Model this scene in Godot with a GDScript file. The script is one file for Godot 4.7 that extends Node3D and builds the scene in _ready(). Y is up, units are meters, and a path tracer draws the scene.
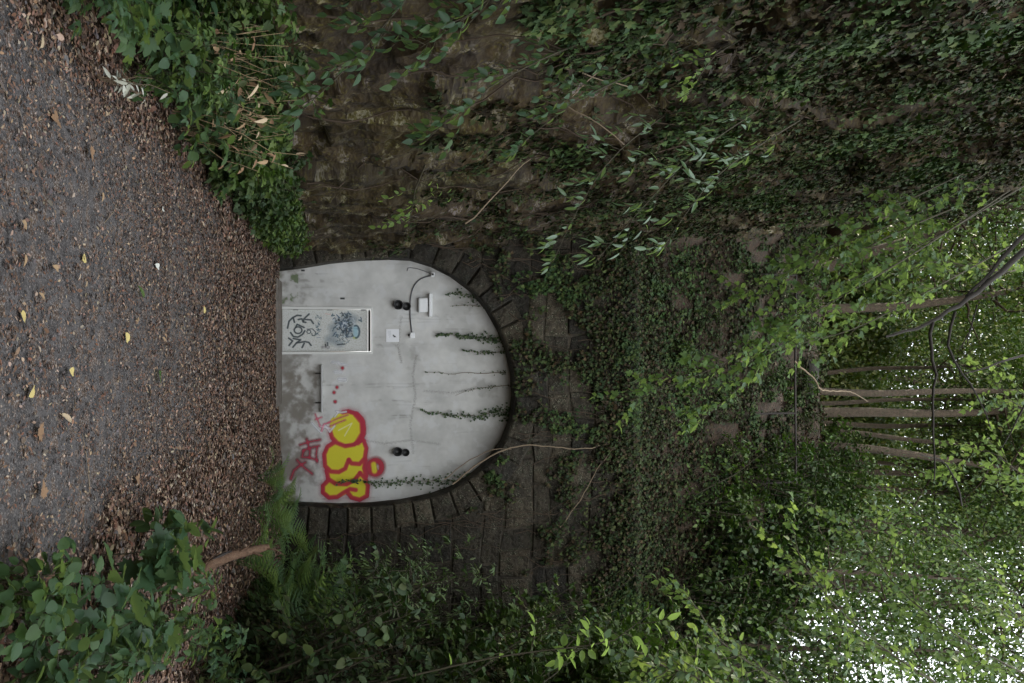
extends Node3D
# A bricked-up railway tunnel mouth in a wooded rock cutting. The photograph lies on its side: the top of the place is to the right of
# the frame, so the camera is rolled by a quarter turn. x is the path's right, y up, -z towards the tunnel.

const FOCAL := 800.0                       # focal length in pixels of the 1024 x 683 frame
const EYE := Vector3(0, 1.6, 0)
const PITCH := 0.19635                     # the lens is tilted up by 11.25 degrees
const WALL_Z := -18.6                      # face of the concrete wall
const HEAD_Z := -18.05                     # face of the stone headwall
var rng := RandomNumberGenerator.new()
var taken := {}
var M := {}
var L := {}
var noise := FastNoiseLite.new()
var cell := FastNoiseLite.new()
var arch := PackedVector2Array()           # outline of the tunnel mouth in the concrete wall's plane

# ------------------------------------------------------------------ pixels to places
func ray(px: float, py: float) -> Vector3:
	var a := (px - 512.0) / FOCAL
	var b := (py - 341.5) / FOCAL
	return Vector3(b, sin(PITCH) + a * cos(PITCH), -cos(PITCH) + a * sin(PITCH))
func on_z(px: float, py: float, z: float) -> Vector3:
	var d := ray(px, py)
	return EYE + d * ((z - EYE.z) / d.z)
func on_y(px: float, py: float, y := 0.0) -> Vector3:
	var d := ray(px, py)
	return EYE + d * ((y - EYE.y) / d.y)
func wall_at(px: float, py: float) -> Vector2:
	var p := on_z(px, py, WALL_Z)
	return Vector2(p.x, p.y)

# ------------------------------------------------------------------ things and parts
func numbered(called: String) -> String:
	if not taken.has(called):
		taken[called] = 0
		return called
	taken[called] += 1
	return "%s_%03d" % [called, taken[called]]
func tag(o, label := "", category := "", group := "", kind := ""):
	if label: o.set_meta("label", label)
	if category: o.set_meta("category", category)
	if group: o.set_meta("group", group)
	if kind: o.set_meta("kind", kind)
	return o
func thing(called: String, label: String, category: String, at := Vector3.ZERO, turn := 0.0, group := "") -> Node3D:
	var o := Node3D.new()
	o.name = numbered(called)
	add_child(o)
	o.position = at
	o.rotation.y = turn
	tag(o, label, category, group, "thing")
	return o
func obj(called: String, mesh: Mesh, mat: Material, parent: Node = null, at := Vector3.ZERO) -> MeshInstance3D:
	var o := MeshInstance3D.new()
	o.mesh = mesh
	o.material_override = mat
	o.position = at
	if parent == null:
		o.name = numbered(called)
		add_child(o)
	else:
		o.name = called
		parent.add_child(o, true)
	return o
func structure(called: String, mesh: Mesh, mat: Material) -> MeshInstance3D:
	return tag(obj(called, mesh, mat), "", "", "", "structure")
func copies(called: String, mesh: Mesh, mat: Material, buf: PackedFloat32Array, parent: Node = null) -> MultiMeshInstance3D:
	var mm := MultiMesh.new()
	mm.transform_format = MultiMesh.TRANSFORM_3D
	mm.use_colors = true
	mm.mesh = mesh
	mm.instance_count = buf.size() / 16
	mm.buffer = buf
	var o := MultiMeshInstance3D.new()
	o.multimesh = mm
	o.material_override = mat
	if parent == null:
		o.name = numbered(called)
		add_child(o)
	else:
		o.name = called
		parent.add_child(o, true)
	return o
func put(buf: PackedFloat32Array, t: Transform3D, c: Color) -> void:
	var x := t.basis.x
	var y := t.basis.y
	var z := t.basis.z
	var p := t.origin
	buf.append_array([x.x, y.x, z.x, p.x, x.y, y.y, z.y, p.y, x.z, y.z, z.z, p.z, c.r, c.g, c.b, 1.0])

# ------------------------------------------------------------------ random helpers
func rf(a: float, b: float) -> float:
	return rng.randf_range(a, b)
func rv(s := 1.0) -> Vector3:
	return Vector3(rng.randfn(), rng.randfn(), rng.randfn()) * s
func pick(a: Array):
	return a[rng.randi() % a.size()]
func vary(c: Color, by := 0.25) -> Color:
	var k := 1.0 + rf(-by, by)
	return muted(Color(c.r * k * (1.0 + rf(-0.12, 0.12)), c.g * k, c.b * k * (1.0 + rf(-0.2, 0.2))))
func muted(c: Color) -> Color:
	# foliage in this wood is a little greyer than a clean leaf
	var g := c.get_luminance()
	return Color(lerpf(c.r, g, 0.12), lerpf(c.g, g, 0.12), lerpf(c.b, g, 0.12)) * 0.9
func pose(at: Vector3, tip: Vector3, up: Vector3, s: float) -> Transform3D:
	var z := tip.normalized()
	var x := up.cross(z)
	if x.length_squared() < 1e-5: x = Vector3(1, 0.1, 0).cross(z)
	x = x.normalized()
	var y := z.cross(x)
	return Transform3D(Basis(x * s, y * s, z * s), at)

# ------------------------------------------------------------------ shapes
func st_new() -> SurfaceTool:
	var st := SurfaceTool.new()
	st.begin(Mesh.PRIMITIVE_TRIANGLES)
	return st
func done(st: SurfaceTool) -> ArrayMesh:
	st.generate_normals()
	return st.commit()
func quad(st: SurfaceTool, a: Vector3, b: Vector3, c: Vector3, d: Vector3) -> void:
	for p in [a, b, c, a, c, d]:
		st.add_vertex(p)
func add_box(st: SurfaceTool, lo: Vector3, hi: Vector3, bevel := 0.0) -> void:
	# a box with chamfered edges
	st.set_smooth_group(-1)
	var c := (lo + hi) / 2
	var h := (hi - lo) / 2
	var b: float = min(bevel, min(h.x, min(h.y, h.z)) * 0.45)
	var dirs := [Vector3.RIGHT, Vector3.UP, Vector3.BACK]
	for i in 3:
		for s in [-1.0, 1.0]:
			var n: Vector3 = dirs[i] * s
			var u: Vector3 = dirs[(i + 1) % 3]
			var v: Vector3 = dirs[(i + 2) % 3]
			var hu: float = h[(i + 1) % 3] - b
			var hv: float = h[(i + 2) % 3] - b
			var o: Vector3 = c + n * h[i]
			var q := [o - u * hu - v * hv, o + u * hu - v * hv, o + u * hu + v * hv, o - u * hu + v * hv]
			if s > 0: q.reverse()
			quad(st, q[0], q[1], q[2], q[3])
	if b <= 0.0: return
	for i in 3:
		var j := (i + 1) % 3
		var k := (i + 2) % 3
		for sj in [-1.0, 1.0]:
			for sk in [-1.0, 1.0]:
				var a: Vector3 = c + dirs[j] * sj * h[j] + dirs[k] * sk * (h[k] - b)
				var e: Vector3 = c + dirs[j] * sj * (h[j] - b) + dirs[k] * sk * h[k]
				var w: Vector3 = dirs[i] * (h[i] - b)
				if sj * sk > 0: quad(st, a - w, a + w, e + w, e - w)
				else: quad(st, a + w, a - w, e - w, e + w)
	for sx in [-1.0, 1.0]:
		for sy in [-1.0, 1.0]:
			for sz in [-1.0, 1.0]:
				var q := [c + Vector3(sx * h.x, sy * (h.y - b), sz * (h.z - b)), c + Vector3(sx * (h.x - b), sy * h.y, sz * (h.z - b)), c + Vector3(sx * (h.x - b), sy * (h.y - b), sz * h.z)]
				if sx * sy * sz > 0: q.reverse()
				for p in q: st.add_vertex(p)
func box(lo: Vector3, hi: Vector3, bevel := 0.0) -> ArrayMesh:
	var st := st_new()
	add_box(st, lo, hi, bevel)
	return done(st)
func add_tube(st: SurfaceTool, pts: Array, radii: Array, sides := 6, caps := true) -> void:
	st.set_smooth_group(0)
	var rings := []
	var side := Vector3.ZERO
	for i in pts.size():
		var d: Vector3 = (pts[min(i + 1, pts.size() - 1)] - pts[max(i - 1, 0)]).normalized()
		if side == Vector3.ZERO: side = d.cross(Vector3(0.31, 0.17, 0.94)).normalized()
		side = (side - d * side.dot(d)).normalized()
		var other := d.cross(side)
		var ring := []
		for k in sides:
			var t := TAU * k / sides
			ring.append(pts[i] + (side * cos(t) + other * sin(t)) * radii[min(i, radii.size() - 1)])
		rings.append(ring)
	for i in pts.size() - 1:
		for k in sides:
			var n := (k + 1) % sides
			quad(st, rings[i][k], rings[i][n], rings[i + 1][n], rings[i + 1][k])
	if caps:
		st.set_smooth_group(-1)
		for e in [0, pts.size() - 1]:
			for k in sides:
				var n := (k + 1) % sides
				st.add_vertex(pts[e])
				st.add_vertex(rings[e][n if e == 0 else k])
				st.add_vertex(rings[e][k if e == 0 else n])
func tube(pts: Array, radii: Array, sides := 6) -> ArrayMesh:
	var st := st_new()
	add_tube(st, pts, radii, sides)
	return done(st)
func smooth_line(pts: Array, step := 0.25) -> Array:
	# a Catmull-Rom line through the points
	var out := []
	for i in pts.size() - 1:
		var a: Vector3 = pts[max(i - 1, 0)]
		var b: Vector3 = pts[i]
		var c: Vector3 = pts[i + 1]
		var d: Vector3 = pts[min(i + 2, pts.size() - 1)]
		var n: int = max(1, int((c - b).length() / step))
		for k in n:
			out.append(b.cubic_interpolate(c, a, d, float(k) / n))
	out.append(pts[-1])
	return out
func taper(n: int, r0: float, r1: float) -> Array:
	var r := []
	for i in n: r.append(lerp(r0, r1, float(i) / max(1, n - 1)))
	return r
func along(pts: Array, t: float) -> Vector3:
	var x := clampf(t, 0, 1) * (pts.size() - 1)
	var i := int(min(floor(x), pts.size() - 2))
	return pts[i].lerp(pts[i + 1], x - i)

# half outline of a leaf: (across, along) from base to tip
func leaf_shape(half: Array, fold := 0.25, curl := 0.12, stalk := 0.0) -> ArrayMesh:
	var st := st_new()
	st.set_smooth_group(0)
	for s in [1.0, -1.0]:
		var poly := PackedVector2Array()
		for p in half: poly.append(Vector2(p[0], p[1]))
		poly.append(Vector2(0, 0.68))
		poly.append(Vector2(0, 0.34))
		var idx := Geometry2D.triangulate_polygon(poly)
		for k in range(0, idx.size(), 3):
			var t := [idx[k], idx[k + 1], idx[k + 2]]
			var a := (poly[t[1]] - poly[t[0]]).cross(poly[t[2]] - poly[t[0]])
			if a * s > 0: t.reverse()
			for i in t:
				var q := poly[i]
				st.add_vertex(Vector3(q.x * s, q.x * fold - curl * q.y * q.y + curl * 0.3 * sin(q.y * 9.0 + q.x * 7.0) * q.x, q.y))
	if stalk > 0.0:
		for p in [Vector3(-0.012, 0, 0), Vector3(0.012, 0, 0), Vector3(0, -0.05, -stalk)]: st.add_vertex(p)
	return done(st)
func joined_leaves(base: ArrayMesh, where: Array) -> ArrayMesh:
	var st := st_new()
	for t in where: st.append_from(base, 0, t)
	return st.commit()
func make_leaves() -> void:
	var ovate := [[0, 0], [0.17, 0.1], [0.27, 0.32], [0.24, 0.58], [0.12, 0.83], [0, 1]]
	L.ovate = leaf_shape(ovate, 0.3, 0.18, 0.2)
	L.small = leaf_shape([[0, 0], [0.3, 0.4], [0, 1]], 0.35, 0.15)
	L.narrow = leaf_shape([[0, 0], [0.1, 0.12], [0.15, 0.4], [0.1, 0.72], [0, 1]], 0.3, 0.22, 0.1)
	L.round = leaf_shape([[0, 0], [0.26, 0.02], [0.42, 0.28], [0.4, 0.58], [0.22, 0.86], [0, 1]], 0.2, 0.1, 0.25)
	L.ivy = leaf_shape([[0, 0.04], [0.24, -0.1], [0.45, 0.1], [0.3, 0.3], [0.42, 0.52], [0.2, 0.6], [0.1, 0.82], [0, 1]], 0.22, 0.12)
	L.maple = leaf_shape([[0, 0.03], [0.2, -0.12], [0.24, 0.03], [0.52, 0.06], [0.42, 0.2], [0.62, 0.44], [0.42, 0.44], [0.4, 0.62], [0.22, 0.52], [0.2, 0.78], [0, 1]], 0.16, 0.1, 0.4)
	L.oak = leaf_shape([[0, 0], [0.07, 0.1], [0.2, 0.2], [0.13, 0.29], [0.3, 0.42], [0.19, 0.5], [0.34, 0.64], [0.22, 0.71], [0.24, 0.86], [0.1, 0.93], [0, 1]], 0.14, 0.14, 0.12)
	L.litter = leaf_shape([[0, 0], [0.26, 0.3], [0.2, 0.75], [0, 1]], 0.5, -0.25)
	# three leaflets, as a bramble has
	var one := leaf_shape(ovate, 0.3, 0.2)
	L.trefoil = joined_leaves(one, [pose(Vector3(0, 0, 0.35), Vector3(0, 0, 1), Vector3.UP, 0.65), pose(Vector3(0.03, 0, 0.3), Vector3(0.9, -0.1, 0.35), Vector3.UP, 0.55), pose(Vector3(-0.03, 0, 0.3), Vector3(-0.9, -0.1, 0.35), Vector3.UP, 0.55)])
	# a fern frond: a bent rachis with shrinking pinnae, and a longer, flatter one
	for v in 3:
		var st := st_new()
		var spine := []
		var arch_by: float = [0.5, 0.35, 0.75][v]
		for i in 13:
			var t := i / 12.0
			spine.append(Vector3(0.06 * sin(t * 3.0 + v), 0.42 * sin(t * 1.9) - arch_by * t * t * 0.55, t * 0.95))
		var rachis := st_new()
		add_tube(rachis, spine, taper(13, 0.008, 0.002), 3, false)
		st.append_from(done(rachis), 0, Transform3D.IDENTITY)
		var pin := leaf_shape([[0, 0], [0.085, 0.05], [0.06, 0.14], [0.085, 0.25], [0.055, 0.36], [0.07, 0.5], [0.04, 0.62], [0.045, 0.74], [0, 1]], 0.3, 0.2)
		for i in 12:
			var t := 0.16 + 0.84 * i / 12.0
			var at := along(spine, t)
			var d := (along(spine, min(1.0, t + 0.04)) - along(spine, t - 0.04)).normalized()
			var s := 0.27 * sin(PI * pow(1.0 - t * 0.98, 0.75)) + 0.015
			for side in [-1.0, 1.0]:
				var out := (Vector3(side, 0, 0) + d * 0.45 + Vector3(0, -0.15, 0)).normalized()
				st.append_from(pin, 0, pose(at, out, d.cross(Vector3(1, 0, 0)) * -1.0, s))
		L["frond%d" % v] = st.commit()

# ------------------------------------------------------------------ materials (colours are linear base colours)
func srgb(c: Color) -> Color:
	return c.linear_to_srgb()
func flat(c: Color, rough := 0.85, metal := 0.0) -> StandardMaterial3D:
	var m := StandardMaterial3D.new()
	m.albedo_color = srgb(c)
	m.roughness = rough
	m.metallic = metal
	m.cull_mode = BaseMaterial3D.CULL_DISABLED
	return m
func leaf_mat(c: Color, rough := 0.5, through := 0.7, tinted := false) -> StandardMaterial3D:
	var m := flat(c if tinted else muted(c), rough)
	m.vertex_color_use_as_albedo = tinted
	m.backlight_enabled = true
	m.backlight = Color(through * 0.85, through, through * 0.5)
	return m
func grey(seed_: int, freq: float, size := 384, kind := FastNoiseLite.TYPE_SIMPLEX_SMOOTH, octaves := 4, fractal := FastNoiseLite.FRACTAL_FBM) -> PackedByteArray:
	var n := FastNoiseLite.new()
	n.seed = seed_
	n.noise_type = kind
	n.frequency = freq
	n.fractal_type = fractal
	n.fractal_octaves = octaves
	return n.get_seamless_image(size, size).get_data()
func step01(a: float, b: float, x: float) -> float:
	var t := clampf((x - a) / (b - a), 0, 1)
	return t * t * (3.0 - 2.0 * t)
func picture(px: Array, size: int, mip := true) -> ImageTexture:
	var bytes := PackedByteArray()
	bytes.resize(size * size * 3)
	for i in px.size():
		var c: Color = px[i].linear_to_srgb()
		bytes[i * 3] = int(clampf(c.r, 0, 1) * 255)
		bytes[i * 3 + 1] = int(clampf(c.g, 0, 1) * 255)
		bytes[i * 3 + 2] = int(clampf(c.b, 0, 1) * 255)
	return ImageTexture.create_from_image(Image.create_from_data(size, size, false, Image.FORMAT_RGB8, bytes))
func relief_of(b: PackedByteArray, size := 384) -> ImageTexture:
	return ImageTexture.create_from_image(Image.create_from_data(size, size, false, Image.FORMAT_L8, b))
# layered stone-like texture: dark base, a second tone, and patches of lichen or moss
func layered(seed_: int, base: Color, second: Color, patch: Color, patch_at: float, speck: Color, speck_at := 0.72, edge := 0.12) -> ImageTexture:
	var a := grey(seed_, 0.008)
	var b := grey(seed_ + 1, 0.03)
	var c := grey(seed_ + 2, 0.014, 384, FastNoiseLite.TYPE_SIMPLEX_SMOOTH, 5)
	var d := grey(seed_ + 3, 0.1, 384, FastNoiseLite.TYPE_SIMPLEX_SMOOTH, 3)
	var px := []
	px.resize(384 * 384)
	for i in px.size():
		var k := base.lerp(second, step01(0.3, 0.7, a[i] / 255.0 * 0.6 + b[i] / 255.0 * 0.4))
		k = k.lerp(patch, step01(patch_at, patch_at + edge, c[i] / 255.0 * 0.72 + d[i] / 255.0 * 0.28) * 0.9)
		k = k.lerp(speck, step01(speck_at, speck_at + edge * 0.8, d[i] / 255.0 * 0.7 + c[i] / 255.0 * 0.3))
		px[i] = k * (0.75 + 0.5 * d[i] / 255.0)
	return picture(px, 384)
func stony(tex: Texture2D, tile: float, bump: Texture2D, depth_cm: float, rough := 0.9, tint := Color.WHITE) -> StandardMaterial3D:
	var m := StandardMaterial3D.new()
	m.albedo_texture = tex
	m.albedo_color = tint
	m.roughness = rough
	m.cull_mode = BaseMaterial3D.CULL_DISABLED
	m.uv1_triplanar = true
	m.uv1_world_triplanar = true
	m.uv1_scale = Vector3.ONE / tile
	m.heightmap_enabled = depth_cm > 0.0
	m.heightmap_texture = bump
	m.heightmap_scale = depth_cm
	return m
func make_materials() -> void:
	var rough_bump := relief_of(grey(90, 0.02, 384, FastNoiseLite.TYPE_SIMPLEX_SMOOTH, 6))
	var crack_bump := relief_of(grey(91, 0.014, 384, FastNoiseLite.TYPE_SIMPLEX_SMOOTH, 5, FastNoiseLite.FRACTAL_RIDGED))
	var fine_bump := relief_of(grey(92, 0.07, 384, FastNoiseLite.TYPE_SIMPLEX_SMOOTH, 4))
	# wet brown rock with olive moss and pale lilac-grey lichen
	M.rock = stony(layered(10, Color(0.02, 0.011, 0.004), Color(0.048, 0.029, 0.008), Color(0.34, 0.3, 0.29), 0.645, Color(0.075, 0.06, 0.009), 0.615, 0.035), 2.3, crack_bump, 6.0, 0.8)
	M.rock.vertex_color_use_as_albedo = true
	M.stone = []
	for k in 4:
		var t: float = [1.0, 0.72, 1.2, 0.88][k]
		M.stone.append(stony(layered(20, Color(0.042, 0.033, 0.022), Color(0.1, 0.08, 0.057), Color(0.03, 0.034, 0.014), 0.57, Color(0.3, 0.27, 0.23), 0.635, 0.05), 1.3, rough_bump, 4.0, 0.9, srgb(Color(t, t * 0.98, t * 0.95))) if k == 0 else M.stone[0].duplicate())
		M.stone[k].albedo_color = Color(0.7, 0.7, 0.67) * t
		M.stone[k].albedo_color.a = 1.0
		M.stone[k].uv1_offset = Vector3(k * 0.37, k * 0.21, 0)
	M.mortar = stony(layered(30, Color(0.033, 0.026, 0.018), Color(0.06, 0.048, 0.034), Color(0.022, 0.026, 0.01), 0.55, Color(0.14, 0.13, 0.11)), 1.7, rough_bump, 3.0)
	M.soil = stony(layered(40, Color(0.058, 0.032, 0.019), Color(0.11, 0.062, 0.038), Color(0.04, 0.045, 0.016), 0.62, Color(0.19, 0.13, 0.085), 0.7), 1.1, rough_bump, 4.0)
	M.mould = stony(layered(45, Color(0.024, 0.014, 0.008), Color(0.056, 0.032, 0.018), Color(0.018, 0.022, 0.008), 0.55, Color(0.1, 0.066, 0.042), 0.69), 0.9, rough_bump, 5.0)
	M.asphalt = stony(layered(50, Color(0.054, 0.048, 0.047), Color(0.092, 0.083, 0.081), Color(0.095, 0.062, 0.043), 0.575, Color(0.22, 0.195, 0.18), 0.66, 0.06), 0.7, fine_bump, 1.6)
	M.slab = stony(layered(60, Color(0.1, 0.085, 0.07), Color(0.14, 0.12, 0.105), Color(0.08, 0.06, 0.045), 0.55, Color(0.17, 0.15, 0.13), 0.74), 1.4, fine_bump, 0.6)
	M.bark = stony(layered(70, Color(0.045, 0.031, 0.02), Color(0.085, 0.06, 0.039), Color(0.045, 0.052, 0.02), 0.6, Color(0.13, 0.11, 0.085), 0.74), 0.7, crack_bump, 2.5)
	M.dark_bark = flat(Color(0.022, 0.018, 0.015), 0.9)
	M.twig = flat(Color(0.2, 0.15, 0.1), 0.9)
	M.ivy_wood = flat(Color(0.06, 0.04, 0.025), 0.9)
	M.stem = flat(Color(0.045, 0.038, 0.02), 0.8)
	M.dead_wood = stony(layered(75, Color(0.075, 0.04, 0.023), Color(0.15, 0.085, 0.05), Color(0.24, 0.15, 0.095), 0.6, Color(0.04, 0.022, 0.014), 0.62, 0.05), 0.35, crack_bump, 1.0)
	M.leaf = leaf_mat(Color.WHITE, 0.55, 0.7, true)
	M.ivy = leaf_mat(Color.WHITE, 0.6, 0.4, true)
	M.ivy.metallic_specular = 0.22
	M.leaf.metallic_specular = 0.35
	
	M.litter = flat(Color.WHITE, 0.9)
	M.litter.vertex_color_use_as_albedo = true
	# single leaves
	M.deep = [leaf_mat(Color(0.028, 0.068, 0.028), 0.45, 0.5), leaf_mat(Color(0.036, 0.08, 0.032), 0.47, 0.5), leaf_mat(Color(0.024, 0.056, 0.027), 0.42, 0.5), leaf_mat(Color(0.048, 0.092, 0.03), 0.5, 0.5)]  # bluish tint in the base colour stands in for sky sheen
	M.fresh = [leaf_mat(Color(0.045, 0.1, 0.016), 0.52, 0.6), leaf_mat(Color(0.037, 0.084, 0.018), 0.5, 0.6), leaf_mat(Color(0.058, 0.118, 0.016), 0.54, 0.6), leaf_mat(Color(0.032, 0.072, 0.022), 0.48, 0.6)]
	M.lime = [leaf_mat(Color(0.1, 0.165, 0.022), 0.5, 0.8), leaf_mat(Color(0.085, 0.145, 0.022), 0.5, 0.8), leaf_mat(Color(0.07, 0.125, 0.028), 0.48, 0.8)]
	M.tan = [flat(Color(0.3, 0.2, 0.11), 0.85), flat(Color(0.22, 0.13, 0.07), 0.85), flat(Color(0.4, 0.31, 0.2), 0.85)]
	M.fresh_deep = [M.deep[1], M.fresh[3], M.deep[3], M.fresh[1]]
	M.pale = [leaf_mat(Color(0.1, 0.17, 0.1), 0.35, 0.6), leaf_mat(Color(0.07, 0.14, 0.06), 0.38, 0.6), leaf_mat(Color(0.05, 0.1, 0.05), 0.4, 0.6)]
	M.fern = [leaf_mat(Color(0.04, 0.088, 0.028), 0.6, 0.6), leaf_mat(Color(0.03, 0.07, 0.026), 0.6, 0.6), leaf_mat(Color(0.05, 0.1, 0.03), 0.6, 0.6)]
	M.dry_stalk = flat(Color(0.34, 0.24, 0.14), 0.85)
	M.plastic_white = flat(Color(0.72, 0.73, 0.74), 0.4)
	M.plastic_black = flat(Color(0.025, 0.025, 0.026), 0.45)
	M.cable = flat(Color(0.1, 0.1, 0.11), 0.6)
	M.steel = flat(Color(0.3, 0.3, 0.3), 0.5, 0.6)
	M.frame_paint = flat(Color(0.6, 0.6, 0.58), 0.5)
	M.slab_grey = flat(Color(0.36, 0.36, 0.36), 0.85)
	M.rust = flat(Color(0.025, 0.019, 0.016), 0.8)
	for set_ in [M.deep, M.fresh, M.lime, M.fern]:
		for m in set_: m.metallic_specular = 0.3

# ------------------------------------------------------------------ spray paint on an image
func segment_distance(p: Vector2, a: Vector2, b: Vector2) -> float:
	var d := b - a
	var t := clampf((p - a).dot(d) / max(d.length_squared(), 1e-6), 0, 1)
	return p.distance_to(a + d * t)
func spray(img: Image, line: Array, width: float, c: Color, soft := 2.0, strength := 1.0) -> void:
	# line in image pixels; blends the colour over what is there, alpha included
	var col := srgb(c)
	var pts := PackedVector2Array()
	for p in line: pts.append(Vector2(p[0], p[1]))
	if pts.size() == 1: pts.append(pts[0] + Vector2(0.01, 0))
	var r := Rect2(pts[0], Vector2.ZERO)
	for p in pts: r = r.expand(p)
	r = r.grow(width / 2 + soft + 1)
	for y in range(max(0, int(r.position.y)), min(img.get_height(), int(r.end.y) + 1)):
		for x in range(max(0, int(r.position.x)), min(img.get_width(), int(r.end.x) + 1)):
			var best := 1e9
			for i in pts.size() - 1:
				best = min(best, segment_distance(Vector2(x, y), pts[i], pts[i + 1]))
			var k := clampf((width / 2 + soft - best) / (2.0 * soft), 0, 1) * strength
			k *= 0.88 + 0.12 * noise.get_noise_2d(x * 9.0, y * 9.0)
			if k > 0.003: lay(img, x, y, col, k)
func lay(img: Image, x: int, y: int, col: Color, k: float) -> void:
	var o := img.get_pixel(x, y)
	var a := k + o.a * (1.0 - k)
	var m := Color((col.r * k + o.r * o.a * (1.0 - k)) / a, (col.g * k + o.g * o.a * (1.0 - k)) / a, (col.b * k + o.b * o.a * (1.0 - k)) / a, a)
	img.set_pixel(x, y, m)
func fill(img: Image, line: Array, c: Color, strength := 1.0) -> void:
	var col := srgb(c)
	var pts := PackedVector2Array()
	for p in line: pts.append(Vector2(p[0], p[1]))
	var r := Rect2(pts[0], Vector2.ZERO)
	for p in pts: r = r.expand(p)
	for y in range(max(0, int(r.position.y)), min(img.get_height(), int(r.end.y) + 1)):
		for x in range(max(0, int(r.position.x)), min(img.get_width(), int(r.end.x) + 1)):
			if Geometry2D.is_point_in_polygon(Vector2(x, y), pts):
				lay(img, x, y, col, strength * (0.93 + 0.07 * noise.get_noise_2d(x * 5.0, y * 5.0)))
func ring(c: Vector2, rx: float, ry: float, from := 0.0, to := TAU) -> Array:
	var out := []
	for i in 25:
		var t := lerpf(from, to, i / 24.0)
		out.append([c.x + cos(t) * rx, c.y + sin(t) * ry])
	return out
func shift(line: Array, s: float, o: Vector2) -> Array:
	var out := []
	for p in line: out.append([p[0] * s + o.x, p[1] * s + o.y])
	return out
func sheet(lo: Vector2, hi: Vector2, z: float) -> ArrayMesh:
	# an upright sheet facing +z whose texture is drawn in the photograph's own way up: image x runs up the wall, image y to its right
	var st := st_new()
	for q in [[lo.x, lo.y, 0, 0], [lo.x, hi.y, 1, 0], [hi.x, hi.y, 1, 1], [lo.x, lo.y, 0, 0], [hi.x, hi.y, 1, 1], [hi.x, lo.y, 0, 1]]:
		st.set_normal(Vector3.BACK)
		st.set_uv(Vector2(q[2], q[3]))
		st.add_vertex(Vector3(q[0], q[1], z))
	return st.commit()

# ------------------------------------------------------------------ the lie of the land
func cliff_base(z: float) -> float:
	return lerpf(-2.95, -1.98, clampf((-z - 7.5) / 10.0, 0, 1)) - max(0.0, z + 7.5) * 0.03
func cliff_top(z: float) -> float:
	return lerpf(11.0, 17.0, step01(6.0, 18.0, -z))
func cliff_at(y: float, z: float) -> Vector3:
	var x := cliff_base(z) - 0.085 * y
	x += 0.3 * noise.get_noise_2d(y * 6.0 + 40.0, z * 9.0) * min(1.0, 0.3 + y * 0.3)
	x += 0.22 * cell.get_noise_3d(y * 0.5 + z * 0.2, z * 0.9 - y * 0.1, 3.0)
	x += 0.07 * cell.get_noise_3d(y * 0.9 - z * 0.5, z * 2.2, 9.0)
	x += 0.025 * cell.get_noise_3d(y * 4.0 + z * 2.0, z * 8.0, 19.0)
	x += 0.035 * noise.get_noise_2d(y * 60.0, z * 60.0)
	return Vector3(x, y, z)
func bank_base(z: float) -> float:
	return lerpf(lerpf(3.4, 3.9, clampf((-z - 8.0) / 5.5, 0, 1)), 5.1, clampf((-z - 13.5) / 3.5, 0, 1)) + 0.4 * noise.get_noise_2d(z * 8.0, 77.0)
func bank_at(s: float, z: float) -> Vector3:
	# s runs up the profile of the slope beside the path
	var prof := [Vector2(-0.4, -0.12), Vector2(0, 0.02), Vector2(0.7, 1.1), Vector2(1.6, 3.4), Vector2(2.6, 5.6), Vector2(4.2, 7.2), Vector2(7, 8.2), Vector2(14, 9.0), Vector2(45, 10.0)]
	var i := int(min(floor(s), prof.size() - 2))
	var p: Vector2 = prof[i].lerp(prof[i + 1], s - i)
	var n = noise.get_noise_2d(p.x * 12.0 + 9.0, z * 12.0) * min(1.0, max(0.0, p.y)) * 0.6
	return Vector3(bank_base(z) * (1.0 if s < 7.0 else 1.0) + p.x, p.y + n, z)
func hill_y(x: float, z: float) -> float:
	var d := -z - 18.3
	var keys := [[0.0, 8.1], [2.2, 12.4], [6.5, 17.3], [16.0, 18.4], [60.0, 20.0], [200.0, 22.0]]
	var h := 8.1
	for i in keys.size() - 1:
		if d >= keys[i][0]:
			h = lerpf(keys[i][1], keys[i + 1][1], clampf((d - keys[i][0]) / (keys[i + 1][0] - keys[i][0]), 0, 1))
	h = lerpf(h, min(h, 11.8 + 0.05 * d), step01(4.5, 9.5, x))
	h = lerpf(h, max(h, 16.6), step01(2.2, 4.8, -x))
	return h + noise.get_noise_2d(x * 14.0, z * 14.0) * 0.45 * min(1.0, d * 0.6 + 0.15)
func grid(nu: int, nv: int, f: Callable, col = null) -> ArrayMesh:
	var v := PackedVector3Array()
	var idx := PackedInt32Array()
	var cols := PackedColorArray()
	for i in nu + 1:
		for j in nv + 1:
			var p: Vector3 = f.call(float(i) / nu, float(j) / nv)
			v.append(p)
			if col != null: cols.append(col.call(p))
	for i in nu:
		for j in nv:
			var a := i * (nv + 1) + j
			idx.append_array([a, a + nv + 1, a + 1, a + 1, a + nv + 1, a + nv + 2])
	var arr := []
	arr.resize(Mesh.ARRAY_MAX)
	arr[Mesh.ARRAY_VERTEX] = v
	arr[Mesh.ARRAY_INDEX] = idx
	if col != null: arr[Mesh.ARRAY_COLOR] = cols
	var am := ArrayMesh.new()
	am.add_surface_from_arrays(Mesh.PRIMITIVE_TRIANGLES, arr)
	var st := SurfaceTool.new()
	st.create_from(am, 0)
	st.generate_normals()
	return st.commit()
func ground_y(x: float, z: float) -> float:
	return 0.02 * noise.get_noise_2d(x * 30.0, z * 30.0) + 0.1 * step01(1.2, 3.6, x) + 0.12 * step01(1.7, 2.7, -x)
func path_half(z: float) -> Vector2:
	return Vector2(-1.75 + 0.25 * noise.get_noise_1d(z * 20.0), 1.25 + 0.3 * noise.get_noise_1d(z * 17.0 + 60.0))
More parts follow.
